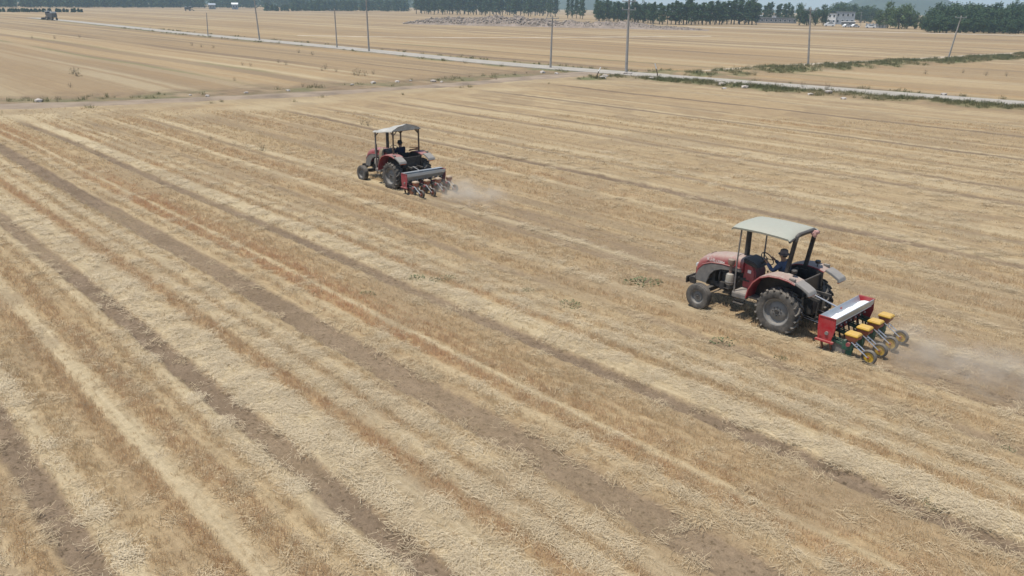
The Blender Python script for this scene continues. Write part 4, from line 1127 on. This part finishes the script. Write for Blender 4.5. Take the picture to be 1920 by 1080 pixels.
    for s in (-1, 1):
        sp = MB(); sp.box((1.18, s * .76, .46), (.30, .16, .025)); sp.bar((1.04, s * .72, .66), (1.04, s * .76, .45), .02, .02); sp.bar((1.32, s * .72, .66), (1.32, s * .76, .45), .02, .02); sp.box((1.18, s * .76, .55), (.30, .03, .02))
        sp.build('step', M['black'], root)
    MB().prism([(1.06, .74), (1.06, 1.22), (1.16, 1.40), (1.42, 1.46), (1.42, .74)], -.28, .28).build('dash_console', red, root, .03)
    MB().box((1.24, .283, 1.22), (.10, .006, .09)).build('instruction_label', M['letter'], root)
    dash = MB().prism([(.98, 1.38), (1.10, 1.50), (1.44, 1.56), (1.44, 1.44), (1.08, 1.36)], -.31, .31).build('dashboard', M['black'], root, .02)
    stc = MB().cyl((1.12, 0, 1.38), (.93, 0, 1.60), .03, n=10).build('steering_column', M['black'], root)
    nrm = Vector((-.19, 0, .22)).normalized(); a_ = Vector((0, 1, 0)); b_ = nrm.cross(a_)
    sw = MB(); cc = Vector((.92, 0, 1.61)); sw.tube([cc + (a_ * math.cos(t) + b_ * math.sin(t)) * .2 for t in [2 * PI * k / 24 for k in range(25)]], .014, 6)
    for k in range(3): t = 2 * PI * k / 3 + .5; sw.cyl(cc, cc + (a_ * math.cos(t) + b_ * math.sin(t)) * .2, .01, n=6)
    sw.build('steering_wheel', M['black'], stc)
    # seat
    seat = MB().box((.42, 0, 1.06), (.46, .48, .11)).build('seat', M['seat'], root, .04)
    MB().box((.17, 0, 1.32), (.09, .46, .42), Matrix.Rotation(-.14, 3, 'Y')).build('backrest', M['seat'], seat, .035)
    MB().box((.40, 0, .87), (.30, .30, .28)).build('seat_base', M['black'], root, .02)
    lv = MB()
    for y, x in ((.3, .62), (.34, .52), (-.3, .6)): lv.cyl((x, y, 1.0), (x + .08, y, 1.34), .009, n=6); lv.cyl((x + .08, y, 1.34), (x + .085, y, 1.38), .02, n=8)
    lv.build('lever', M['black'], root)
    # mudguards with grey lamp ends
    line = [(.87, .74), (.83, .98), (.72, 1.21), (.55, 1.385), (.30, 1.49), (.02, 1.515), (-.24, 1.49), (-.42, 1.44)]
    tail = [(-.40, 1.452), (-.58, 1.385), (-.76, 1.29), (-.78, 1.23)]
    for s in (1, -1):
        y0, y1 = s * .50, s * .985
        mg = MB().strip(line, min(y0, y1), max(y0, y1), .03).build('mudguard', red, root, .006)
        inn = line + [(-.42, 1.0), (-.30, .80), (.2, .74)]
        MB().prism(inn, s * .495, s * .52).build('inner_panel', M['black'], mg)
        MB().tube([(x, s * .985, z) for x, z in line], .018, 6).build('edge_roll', red, mg)
        tl = MB().strip(tail, min(s * .60, s * .985), max(s * .60, s * .985), .06).build('lamp_housing', M['lampgrey'], root, .01)
        MB().box((-.785, s * .77, 1.25), (.03, .30, .08)).build('tail_lamp', M['lens'], tl)
        MB().box((-.30, s * .90, 1.535), (.16, .09, .06)).build('indicator', M['panel'], tl, .01)
        if near:
            MB().cyl((-.18, s * .62, 1.50), (-.18, s * .62, 1.60), .012, n=6).build('lamp_stalk', M['black'], root)
            MB().lathe([(.02, -.05), (.06, -.03), (.075, .03), (.06, .05)], (-.18, s * .62, 1.65), 'z', 12).build('work_lamp', M['black'], root)
    MB().box((-.34, 0, 1.18), (.05, 1.0, .46)).build('rear_plate', M['black'], root, .01)
    # three-point linkage
    for s in (-1, 1):
        MB().bar((-.25, s * .30, .48), (-1.22, s * .36, .36), .04, .07).build('lower_link', M['engine'], root)
        MB().bar((-.38, s * .24, .98), (-.80, s * .30, .96), .05, .07).build('lift_arm', M['engine'], root)
        MB().cyl((-.78, s * .30, .96), (-.76, s * .33, .43), .018, n=8).build('lift_rod', M['engine'], root)
        MB().cyl((-.5, s * .40, .46), (-1.18, s * .40, .42), .010, n=6).build('stabiliser_rod', M['steel'], root)
    MB().cyl((-.45, 0, .98), (-1.24, 0, .80), .024, n=8).build('top_link', M['steel'], root)
    # roof
    if near:
        for s in (1, -1):
            MB().tube([(1.38, s * .72, .66), (1.40, s * .70, 1.5), (1.38, s * .68, 2.47)], .022, 8).build('roof_post', M['panel'], root)
            # roll bar leg
            MB().bar((.10, s * .50, 1.42), (-.04, s * .50, 2.42), .085, .10, (1, 0, 0)).build('roll_bar_leg', M['black'], root, .012)
            MB().box((.10, s * .50, 1.36), (.2, .16, .14)).build('roll_bar_foot', M['black'], root, .01)
        MB().tube([(-.035, -.50, 2.38), (-.05, -.47, 2.50), (-.055, -.38, 2.55), (-.055, .38, 2.55), (-.05, .47, 2.50), (-.035, .50, 2.38)], .05, 8).build('roll_bar_top', M['black'], root)
        sec = []
        for (x, dz) in ((-.02, -.05), (.03, 0), (.30, .02), (.80, .032), (1.30, .02), (1.58, .0), (1.63, -.05)):
            n = 12; pts = []
            for k in range(n + 1):
                t = k / n * 2 - 1; y = t * .77
                pts.append(Vector((x, y, 2.565 + dz - .065 * abs(t) ** 3.0 - (.02 if abs(t) > .97 else 0))))
            low = [Vector((q.x, q.y * .985, q.z - .05)) for q in pts][::-1]
            sec.append(pts + low)
        roof = MB().loft(sec, True, True).build('canopy', M['canopy'], root, 0, 45)
        MB().tube([(-.02, y * .77, 2.495 - .085 * abs(y) ** 3) for y in [(-1 + k / 8) for k in range(17)]], .03, 6).build('canopy_edge', M['black'], roof)
        for x in (.15, 1.36): MB().bar((x, -.68, 2.46), (x, .68, 2.46), .04, .04).build('roof_rail', M['black'], roof)
        for s in (1, -1): MB().bar((-.03, s * .5, 2.46), (1.38, s * .66, 2.46), .04, .04).build('roof_rail', M['black'], roof)
        cl = MB(); rr = random.Random(4)
        cl.tube([(-.09, -.20, 2.48), (-.12, -.30, 2.50), (-.12, -.40, 2.48), (-.11, -.50, 2.46), (-.10, -.58, 2.42)], [.03, .055, .065, .055, .02], 8)
        cl.tube([(-.12, -.28, 2.52), (-.16, -.26, 2.44), (-.17, -.27, 2.38)], [.05, .04, .012], 6)
        for i, q in enumerate(cl.v): cl.v[i] = (q[0] + rr.gauss(0, .010), q[1] + rr.gauss(0, .010), q[2] + rr.gauss(0, .010))
        cl.build('knotted_cloth', M['pink'], root, 0, 60)
    else:
        posts = [(1.42, .70, .72, 2.38), (1.42, -.70, .72, 2.38), (.03, .70, 1.45, 2.55), (.03, -.70, 1.45, 2.55)]
        for (x, y, a, b2) in posts:
            MB().bar((x, y, a), (x, y, b2), .055, .055, (1, 0, 0)).build('roof_post', M['wood'] if x < 1 or y < 0 else M['panel'], root)
            sx = 1 if x < 1 else -1; sy = -1 if y > 0 else 1
            MB().bar((x, y, b2 - .22), (x + sx * .2, y, b2 - .02), .03, .03).build('corner_brace', M['wood'], root)
            MB().bar((x, y, b2 - .22), (x, y + sy * .2, b2 - .02), .03, .03).build('corner_brace', M['wood'], root)
        for x, z in ((.03, 2.55), (1.42, 2.38)): MB().bar((x, -.74, z), (x, .74, z), .05, .05).build('roof_rail', M['wood'], root)
        for y in (.70, -.70): MB().bar((.03, y, 2.55), (1.42, y, 2.38), .05, .05).build('roof_rail', M['wood'], root)
        sec = []; rr = random.Random(8)
        for k in range(9):
            x = -.03 + 1.52 * k / 8; base = 2.585 - (x + .0) * .122; pk = .26 * (1 - .72 * k / 8)
            pts = []
            for j in range(17):
                t = j / 16 * 2 - 1
                zz = base + pk * (1 - abs(t)) ** .9 - .012 * math.sin(abs(t) * 9 + k) + rr.gauss(0, .007)
                if abs(t) > .99: zz -= .05
                pts.append(Vector((x, t * .80, zz)))
            sec.append(pts + [q - Vector((0, 0, .012)) for q in pts[::-1]])
        roof = MB().loft(sec, True, True).build('tarpaulin_roof', M['tarp'], root, 0, 60)
        ge = MB()
        for j in range(12):
            t0 = -1 + j / 6; t1 = t0 + 1 / 6
            z = lambda t: 2.585 + .26 * (1 - abs(t)) ** .9
            ge.add([(-.035, t0 * .79, z(t0) - .01), (-.035, t1 * .79, z(t1) - .01), (-.045 + .03 * (j % 2), t1 * .76, 2.55), (-.045 + .03 * ((j + 1) % 2), t0 * .76, 2.55)], [(0, 1, 2, 3)])
        ge.build('gable_flap', M['tarp'], roof, 0, 0)
        # beige cloth hung over the bonnet side, guard rails
        sec = []; rr = random.Random(3)
        for k in range(10):
            f_ = k / 9; x0 = 1.62 - .10 * f_; row_ = []
            for j in range(8):
                g_ = j / 7; y = .36 + .05 * math.sin(g_ * 9 + k * .4) + .10 * f_ + (.0 if f_ > .15 else -.1 * (1 - f_ / .15))
                row_.append(Vector((x0 - .42 * g_ * (.55 + .45 * f_) - .06 * f_, y, 1.57 - .82 * f_ + (.06 * math.sin(g_ * 5) if k == 9 else 0))))
            sec.append(row_ + [q - Vector((0, .012, 0)) for q in row_[::-1]])
        MB().loft(sec, True, True).build('hung_cloth', M['cloth'], root, 0, 60)
        MB().cyl((1.46, .66, 1.45), (1.46, .66, 1.80), .06, .05, 10).build('bottle_holder', M['wood'], root)
        for z in (1.60, 1.70): MB().bar((.03, -.70, z), (.62, -.62, z - .06), .03, .03).build('guard_rail', M['rusty'], root)
        MB().bar((.03, -.70, 1.68), (.03, -.15, 1.62), .035, .05).build('guard_rail', M['rusty'], root)
    return tag(root, label, 'tractor')

# ------------------------------------------------------------------ seeders
def seeder(u, v, label, style, yaw=0.0):
    """local frame as the tractor's: origin on the ground below the tractor's rear axle"""
    near = style == 'yellow'
    p = uvw(u, v); root = empty('seed_drill', (p.x, p.y, gz(p) - .02), ROWROT + yaw)
    X = 0 if near else .16
    red = M['redfresh'] if near else M['reddull']
    lid = M['yellow'] if near else M['palelid']; rimm = M['yellowrim'] if near else M['rusty']; fm = M['green'] if near else M['darkgrey']
    W = 1.07
    for s in (1, -1):
        ep = MB().prism([(-1.17 + X, .90), (-1.60 + X, .90), (-1.62 + X, .62), (-1.55 + X, .30), (-1.22 + X, .30), (-1.18 + X, .6)], s * W, s * (W - .022)).build('end_plate', red, root, .004)
        MB().box((-1.40 + X, s * (W + .012), .29), (.46, .07, .05)).build('bottom_flange', red, ep, .006)
        MB().cyl((-1.43 + X, s * W, .50), (-1.43 + X, s * (W + .03), .50), .045, n=12).build('bearing_cap', M['rim'], ep)
        MB().bar((-1.20 + X, s * (W + .004), .90), (-1.61 + X, s * (W + .004), .90), .02, .02).build('rim_fold', red, ep)
        tn = MB(); tn.bar((-1.28 + X, s * .98, .27), (-1.34 + X, s * .98, .04), .03, .07, (0, 1, 0)); tn.bar((-1.50 + X, s * .98, .27), (-1.56 + X, s * .98, .06), .03, .05, (0, 1, 0)); tn.build('tine', M['rusty'], root)
    tr_ = MB()
    tr_.prism([(-1.18 + X, .895), (-1.20 + X, .895), (-1.33 + X, .60), (-1.31 + X, .60)], -W + .024, W - .024)
    tr_.prism([(-1.575 + X, .895), (-1.60 + X, .895), (-1.60 + X, .77), (-1.46 + X, .60), (-1.44 + X, .60), (-1.575 + X, .77)], -W + .024, W - .024)
    tr_.prism([(-1.31 + X, .61), (-1.31 + X, .59), (-1.46 + X, .59), (-1.46 + X, .61)], -W + .024, W - .024)
    hop = tr_.build('fertiliser_trough', M['zinc'], root, .003)
    if near:
        rr = random.Random(2); sec = []
        for k in range(25):
            y = -W + .03 + (2 * W - .06) * k / 24; zz = .775 + .016 * math.sin(k * .9) + rr.gauss(0, .006)
            sec.append([Vector((-1.27 + X, y, zz - .02)), Vector((-1.36 + X, y, zz + .012)), Vector((-1.45 + X, y, zz + .02)), Vector((-1.57 + X, y, zz)), Vector((-1.56 + X, y, .70)), Vector((-1.29 + X, y, .70))])
        MB().loft(sec, True, True).build('fertiliser', M['fert'], hop, 0, 60)
    else:
        MB().prism([(-1.19 + X, .915), (-1.43 + X, .925), (-1.43 + X, .915), (-1.19 + X, .905)], -W, W).build('trough_lid', M['zinc'], hop)
    # tool bar, feed shaft and metering boxes below the trough
    MB().box((-1.30 + X, 0, .36), (.09, 2 * W, .09)).build('tool_bar', red, root, .008)
    MB().cyl((-1.42 + X, -W, .52), (-1.42 + X, W, .52), .018, n=8).build('feed_shaft', M['engine'], root)
    for k in range(8):
        y = -.93 + 1.86 * k / 7
        fb = MB().box((-1.40 + X, y, .535), (.11, .12, .10), None, .7).build('metering_box', M['reddull'] if near else M['darkgrey'], root, .01)
        MB().cyl((-1.46 + X, y, .54), (-1.475 + X, y, .54), .025, n=8).build('adjuster_knob', M['clearlens'], fb)
        MB().tube([(-1.40 + X, y, .49), (-1.44 + X, y * .98, .36), (-1.50 + X, y * .97, .14)], .022, 7).build('drop_tube', M['seat'], root)
    hm = MB(); hm.bar((-1.22 + X, 0, .38), (-1.22 + X, 0, .84), .08, .05, (1, 0, 0)); hm.bar((-1.22 + X, -.36, .36), (-1.22 + X, 0, .82), .04, .04); hm.bar((-1.22 + X, .36, .36), (-1.22 + X, 0, .82), .04, .04)
    hm.build('hitch_frame', red, root)
    # four row units
    for k in range(4):
        y = .92 - .615 * k
        un = MB()
        un.bar((-1.34 + X, y + .05, .36), (-1.82 + X, y + .05, .30), .025, .06); un.bar((-1.34 + X, y - .05, .36), (-1.82 + X, y - .05, .30), .025, .06)
        un.bar((-1.34 + X, y + .05, .46), (-1.82 + X, y + .05, .41), .02, .03)
        un.box((-1.92 + X, y, .30), (.24, .13, .22)); un.prism([(-1.84 + X, .24), (-2.06 + X, .24), (-2.02 + X, .02), (-1.93 + X, -.02)], y - .02, y + .02)
        frm = un.build('row_frame', fm, root, .006)
        MB().lathe([(.02, -.012), (.17, -.006), (.175, 0), (.17, .006), (.02, .012)], (-1.72 + X, y + .02, .165), 'y', 22).build('opener_disc', M['rusty'] if not near else M['panel'], frm)
        ck = Vector((-2.0 + X, y - .02, 0)); S = 1.0 if near else .8
        hp = MB(); hp.loft([[ck + Vector((sx * a * S, sy * a * .9 * S, z)) for sx, sy in ((-1, -1), (1, -1), (1, 1), (-1, 1))] for a, z in ((.055, .38), (.085, .43), (.135, .50), (.145, .575))])
        hopper = hp.build('seed_hopper', M['orange'], root, .012)
        ld = MB(); ld.loft([[ck + Vector((sx * a * S, sy * a * .9 * S, z)) for sx, sy in ((-1, -1), (1, -1), (1, 1), (-1, 1))] for a, z in ((.155, .575), (.16, .60), (.155, .625), (.125, .65))])
        ld.build('hopper_lid', lid, hopper, .012)
        # press wheel on its spring-loaded rods
        hx, hz_ = -2.45 + X, .165
        pw = MB().lathe([(.01, -.022), (.05, -.03), (.055, -.018), (.125, -.02), (.128, -.035), (.128, .035), (.125, .02), (.055, .018), (.05, .03), (.01, .022)], (hx, y, hz_), 'y', 26).build('press_wheel', rimm, root)
        MB().lathe([(.126, -.045), (.16, -.05), (.178, -.03), (.182, 0), (.178, .03), (.16, .05), (.126, .045)], (hx, y, hz_), 'y', 28, True).build('tyre', M['rubber'], pw)
        MB().cyl((hx, y - .07, hz_), (hx, y + .08, hz_), .022, n=8).build('axle_bolt', M['reddull'], pw)
        for q in (.075, -.065):
            MB().cyl((-2.02 + X, y + q, .43), (hx + .01, y + q, hz_ + .01), .015, n=8).build('press_rod', M['steel'], root)
        MB().tube([(-2.12 + X, y + .09, .40), (-2.15 + X, y + .12, .44), (-2.20 + X, y + .10, .42), (-2.17 + X, y + .07, .37)], .009, 6).build('depth_handle', M['steel'], root)
        MB().cyl((-1.96 + X, y + .13, .36), (-1.96 + X, y + .06, .36), .05, n=12).build('chain_sprocket', M['reddull'], root)
    return tag(root, label, 'seeder')

# ------------------------------------------------------------------ people
def skin_mesh(name, joints, bones, mat, parent, sub=2):
    """joints: name -> (x, y, z, radius); bones: pairs; first joint of the first bone is the root"""
    me = bpy.data.meshes.new(name); keys = list(joints); ix = {k: i for i, k in enumerate(keys)}
    me.from_pydata([joints[k][:3] for k in keys], [(ix[a], ix[b]) for a, b in bones], [])
    o = bpy.data.objects.new(name, me); COL.objects.link(o)
    md = o.modifiers.new('skin', 'SKIN'); md.use_smooth_shade = True
    for i, k in enumerate(keys):
        sv = me.skin_vertices[0].data[i]; r_ = joints[k][3]; sv.radius = (r_, r_) if not isinstance(r_, tuple) else r_
        sv.use_root = (k == bones[0][0])
    sb = o.modifiers.new('sub', 'SUBSURF'); sb.levels = sub; sb.render_levels = sub
    dg = bpy.context.evaluated_depsgraph_get(); me2 = bpy.data.meshes.new_from_object(o.evaluated_get(dg))
    bpy.data.objects.remove(o); me2.name = name
    me2.shade_smooth(); me2.materials.clear()
    return link(name, me2, mat, parent)
def driver(u, v, label, jacket, hatm, brim=.15, yaw=0.0, lift=0.0):
    p = uvw(u, v); root = empty('person', (p.x, p.y, gz(p) - .03), ROWROT + yaw)
    HX, HZ = .40 + lift * .5, 1.19 + lift                                # pelvis on the seat
    J = {'pel': (HX, 0, HZ, .115), 'bel': (HX - .01, 0, HZ + .16, .12), 'chest': (HX + .02, 0, HZ + .33, .13), 'neck': (HX + .06, 0, HZ + .48, .055), 'chin': (HX + .085, 0, HZ + .55, .068), 'head': (HX + .085, 0, HZ + .63, .088), 'crown': (HX + .075, 0, HZ + .70, .07)}
    Bn = [('pel', 'bel'), ('bel', 'chest'), ('chest', 'neck'), ('neck', 'chin'), ('chin', 'head'), ('head', 'crown')]
    for s, t in ((1, 'L'), (-1, 'R')):
        J.update({'sh' + t: (HX + .03, s * .18, HZ + .42, .06), 'el' + t: (HX + .20, s * .25, HZ + .20, .043), 'wr' + t: (.80, s * .20, 1.56, .028), 'pa' + t: (.86, s * .18, 1.61, .034),
                  'hip' + t: (HX + .05, s * .10, HZ - .01, .085), 'kn' + t: (.86, s * .16, 1.12, .062), 'an' + t: (.95, s * .16, .80, .04), 'toe' + t: (1.06, s * .17, .765, .036)})
        Bn += [('chest', 'sh' + t), ('sh' + t, 'el' + t), ('el' + t, 'wr' + t), ('wr' + t, 'pa' + t), ('pel', 'hip' + t), ('hip' + t, 'kn' + t), ('kn' + t, 'an' + t), ('an' + t, 'toe' + t)]
        for f in range(4):                                  # fingers closed round the steering wheel rim
            J['f%d%s' % (f, t)] = (.885 + .004 * f, s * (.205 - .022 * f), 1.635, .0095); J['g%d%s' % (f, t)] = (.905, s * (.205 - .022 * f), 1.615 - .003 * f, .0085)
            Bn += [('pa' + t, 'f%d%s' % (f, t)), ('f%d%s' % (f, t), 'g%d%s' % (f, t))]
        J['th' + t] = (.85, s * .135, 1.60, .0105); J['ti' + t] = (.875, s * .122, 1.592, .009); Bn += [('pa' + t, 'th' + t), ('th' + t, 'ti' + t)]
    body = skin_mesh('body', J, Bn, M['skin'], root)
    fx, fz = HX + .085, HZ + .63
    face = MB().prism([(fx + .075, fz + .02), (fx + .115, fz - .025), (fx + .075, fz - .035)], -.016, .016)
    for s in (-1, 1): face.lathe([(.006, -.012), (.026, -.006), (.03, .004), (.01, .012)], (fx - .005, s * .088, fz - .015), 'y', 8)
    face.build('nose_and_ears', M['skin'], body)
    ey = MB()
    for s in (-1, 1): ey.box((fx + .083, s * .032, fz + .012), (.012, .024, .010))
    ey.box((fx + .086, 0, fz - .052), (.012, .045, .008)); ey.build('eyes_and_mouth', M['seat'], body)
    MB().lathe([(.09, -.03), (.096, .0), (.09, .05), (.06, .085), (.01, .095)], (fx - .012, 0, fz - .01), 'z', 14).build('hair', M['seat'], body)
    K = {k: J[k] for k in ('pel', 'bel', 'chest', 'neck', 'shL', 'shR', 'elL', 'elR', 'wrL', 'wrR')}
    K = {k: (a, b, c, r_ * (1.22 if k not in ('neck',) else 1.15) + .012) for k, (a, b, c, r_) in K.items()}
    K['pel'] = (HX, 0, HZ - .01, .15); K['neck'] = (HX + .05, 0, HZ + .45, .075)
    skin_mesh('jacket', K, [('pel', 'bel'), ('bel', 'chest'), ('chest', 'neck'), ('chest', 'shL'), ('shL', 'elL'), ('elL', 'wrL'), ('chest', 'shR'), ('shR', 'elR'), ('elR', 'wrR')], jacket, root)
    T = {k: J[k] for k in ('pel', 'hipL', 'hipR', 'knL', 'knR', 'anL', 'anR')}; T = {k: (a, b, c, r_ * 1.18 + .008) for k, (a, b, c, r_) in T.items()}
    skin_mesh('trousers', T, [('pel', 'hipL'), ('hipL', 'knL'), ('knL', 'anL'), ('pel', 'hipR'), ('hipR', 'knR'), ('knR', 'anR')], M['trouser'], root)
    for s in (1, -1): MB().loft([[Vector((x, s * .165 + yy * w, z)) for yy, z in ((-1, .738), (1, .738), (.8, .738 + h), (-.8, .738 + h))] for x, w, h in ((.90, .035, .09), (.97, .042, .10), (1.06, .046, .06), (1.13, .03, .035))]).build('shoe', M['shoe'], root, .008)
    MB().lathe([(brim, -.012), (brim * .97, .0), (.105, .012), (.104, .06), (.092, .105), (.055, .125), (.01, .128), (.01, .11), (.085, .09), (.095, .0), (brim * .97, -.016)], (fx - .01, 0, fz + .035), 'z', 22, True).build('hat', hatm, root, 0, 50)
    return tag(root, label, 'person')

NU, NV = 9.0, 18.74
tractor(NU, NV, 'dusty red tractor with a rigid pale green canopy and black roll bar', 'rigid')
seeder(NU, NV, 'red seeder with white fertiliser in its trough and yellow-lidded seed hoppers', 'yellow')
driver(NU, NV, 'person in a blue jacket and grey hat driving the canopy-roofed tractor', M['blue'], M['greyhat'])
FU, FV = 29.15, 20.92
tractor(FU, FV, 'red tractor with a grey tarpaulin roof on posts and a beige cloth hanging', 'tarp')
seeder(FU, FV, 'dull red seeder with closed trough and pale orange hoppers behind the tarpaulin-roofed tractor', 'orange')
driver(FU, FV, 'person in a dark navy jacket and black hat driving the tarpaulin-roofed tractor', M['navy'], M['blackhat'], .145, 0, .07)

# ------------------------------------------------------------------ dust behind the seeders
def dust(u, v, L, W, H, dens, label):
    """closed low plume, thick at the seeder and thinning along the drilled rows"""
    p = uvw(u, v); m = MB(); rings = []
    for k in range(9):
        f = k / 8; x = -L * f; w = W * (.55 + .6 * f); h = H * (.5 + .75 * math.sin(PI * (.2 + .75 * f)))
        rings.append([Vector((x, math.cos(t) * w / 2, max(-.02, math.sin(t) * h))) for t in [PI * 2 * j / 20 for j in range(20)]])
    m.loft(rings, True, True); me = m.mesh('dust_cloud', 0, 60)
    o = bpy.data.objects.new('dust_cloud', me); COL.objects.link(o); o.location = (p.x, p.y, gz(p)); o.rotation_euler = (0, 0, ROWROT)
    mt = bpy.data.materials.new('field_dust'); mt.use_nodes = True; nt = mt.node_tree
    for n in list(nt.nodes):
        if n.type == 'BSDF_PRINCIPLED': nt.nodes.remove(n)
    N = nt.nodes.new; Lk = nt.links.new
    pv = N('ShaderNodeVolumePrincipled'); pv.inputs['Color'].default_value = (.96, .88, .75, 1); pv.inputs['Anisotropy'].default_value = .1
    tc = N('ShaderNodeTexCoord'); sp = N('ShaderNodeSeparateXYZ'); Lk(tc.outputs['Object'], sp.inputs[0])
    no = N('ShaderNodeTexNoise'); no.inputs['Scale'].default_value = 1.7; no.inputs['Detail'].default_value = 4; Lk(tc.outputs['Object'], no.inputs['Vector'])
    def mr(src, a, b, c, d):
        x = N('ShaderNodeMapRange'); x.interpolation_type = 'SMOOTHSTEP'
        for i, q in enumerate((a, b, c, d)): x.inputs[i + 1].default_value = q
        Lk(src, x.inputs[0]); return x.outputs[0]
    def mu(a, b, op='MULTIPLY'):
        x = N('ShaderNodeMath'); x.operation = op
        for i, q in enumerate((a, b)):
            if isinstance(q, (int, float)): x.inputs[i].default_value = q
            else: Lk(q, x.inputs[i])
        return x.outputs[0]
    ab = mu(sp.outputs[1], 0, 'ABSOLUTE')
    d = mu(mr(no.outputs[0], .38, .66, 0.05, 1.25), mr(sp.outputs[0], -L, -L * .25, 0, 1)); d = mu(d, mr(sp.outputs[0], -.05, -.7, 0, 1))
    d = mu(d, mr(ab, W * .22, W * .52, 1, 0)); d = mu(d, mr(sp.outputs[2], 0, H * .95, 1, 0)); d = mu(d, dens)
    Lk(d, pv.inputs['Density']); Lk(pv.outputs[0], nt.nodes['Material Output'].inputs['Volume'])
    me.materials.append(mt); tag(o, label, kind='stuff')
dust(NU - 1.9, NV + .3, 9.0, 3.3, 1.05, .62, 'thin brown dust drifting behind the yellow-lidded seeder')
dust(FU - 1.9, FV + .55, 4.6, 2.8, 1.05, 1.0, 'pale dust cloud rising behind the orange-hopper seeder')
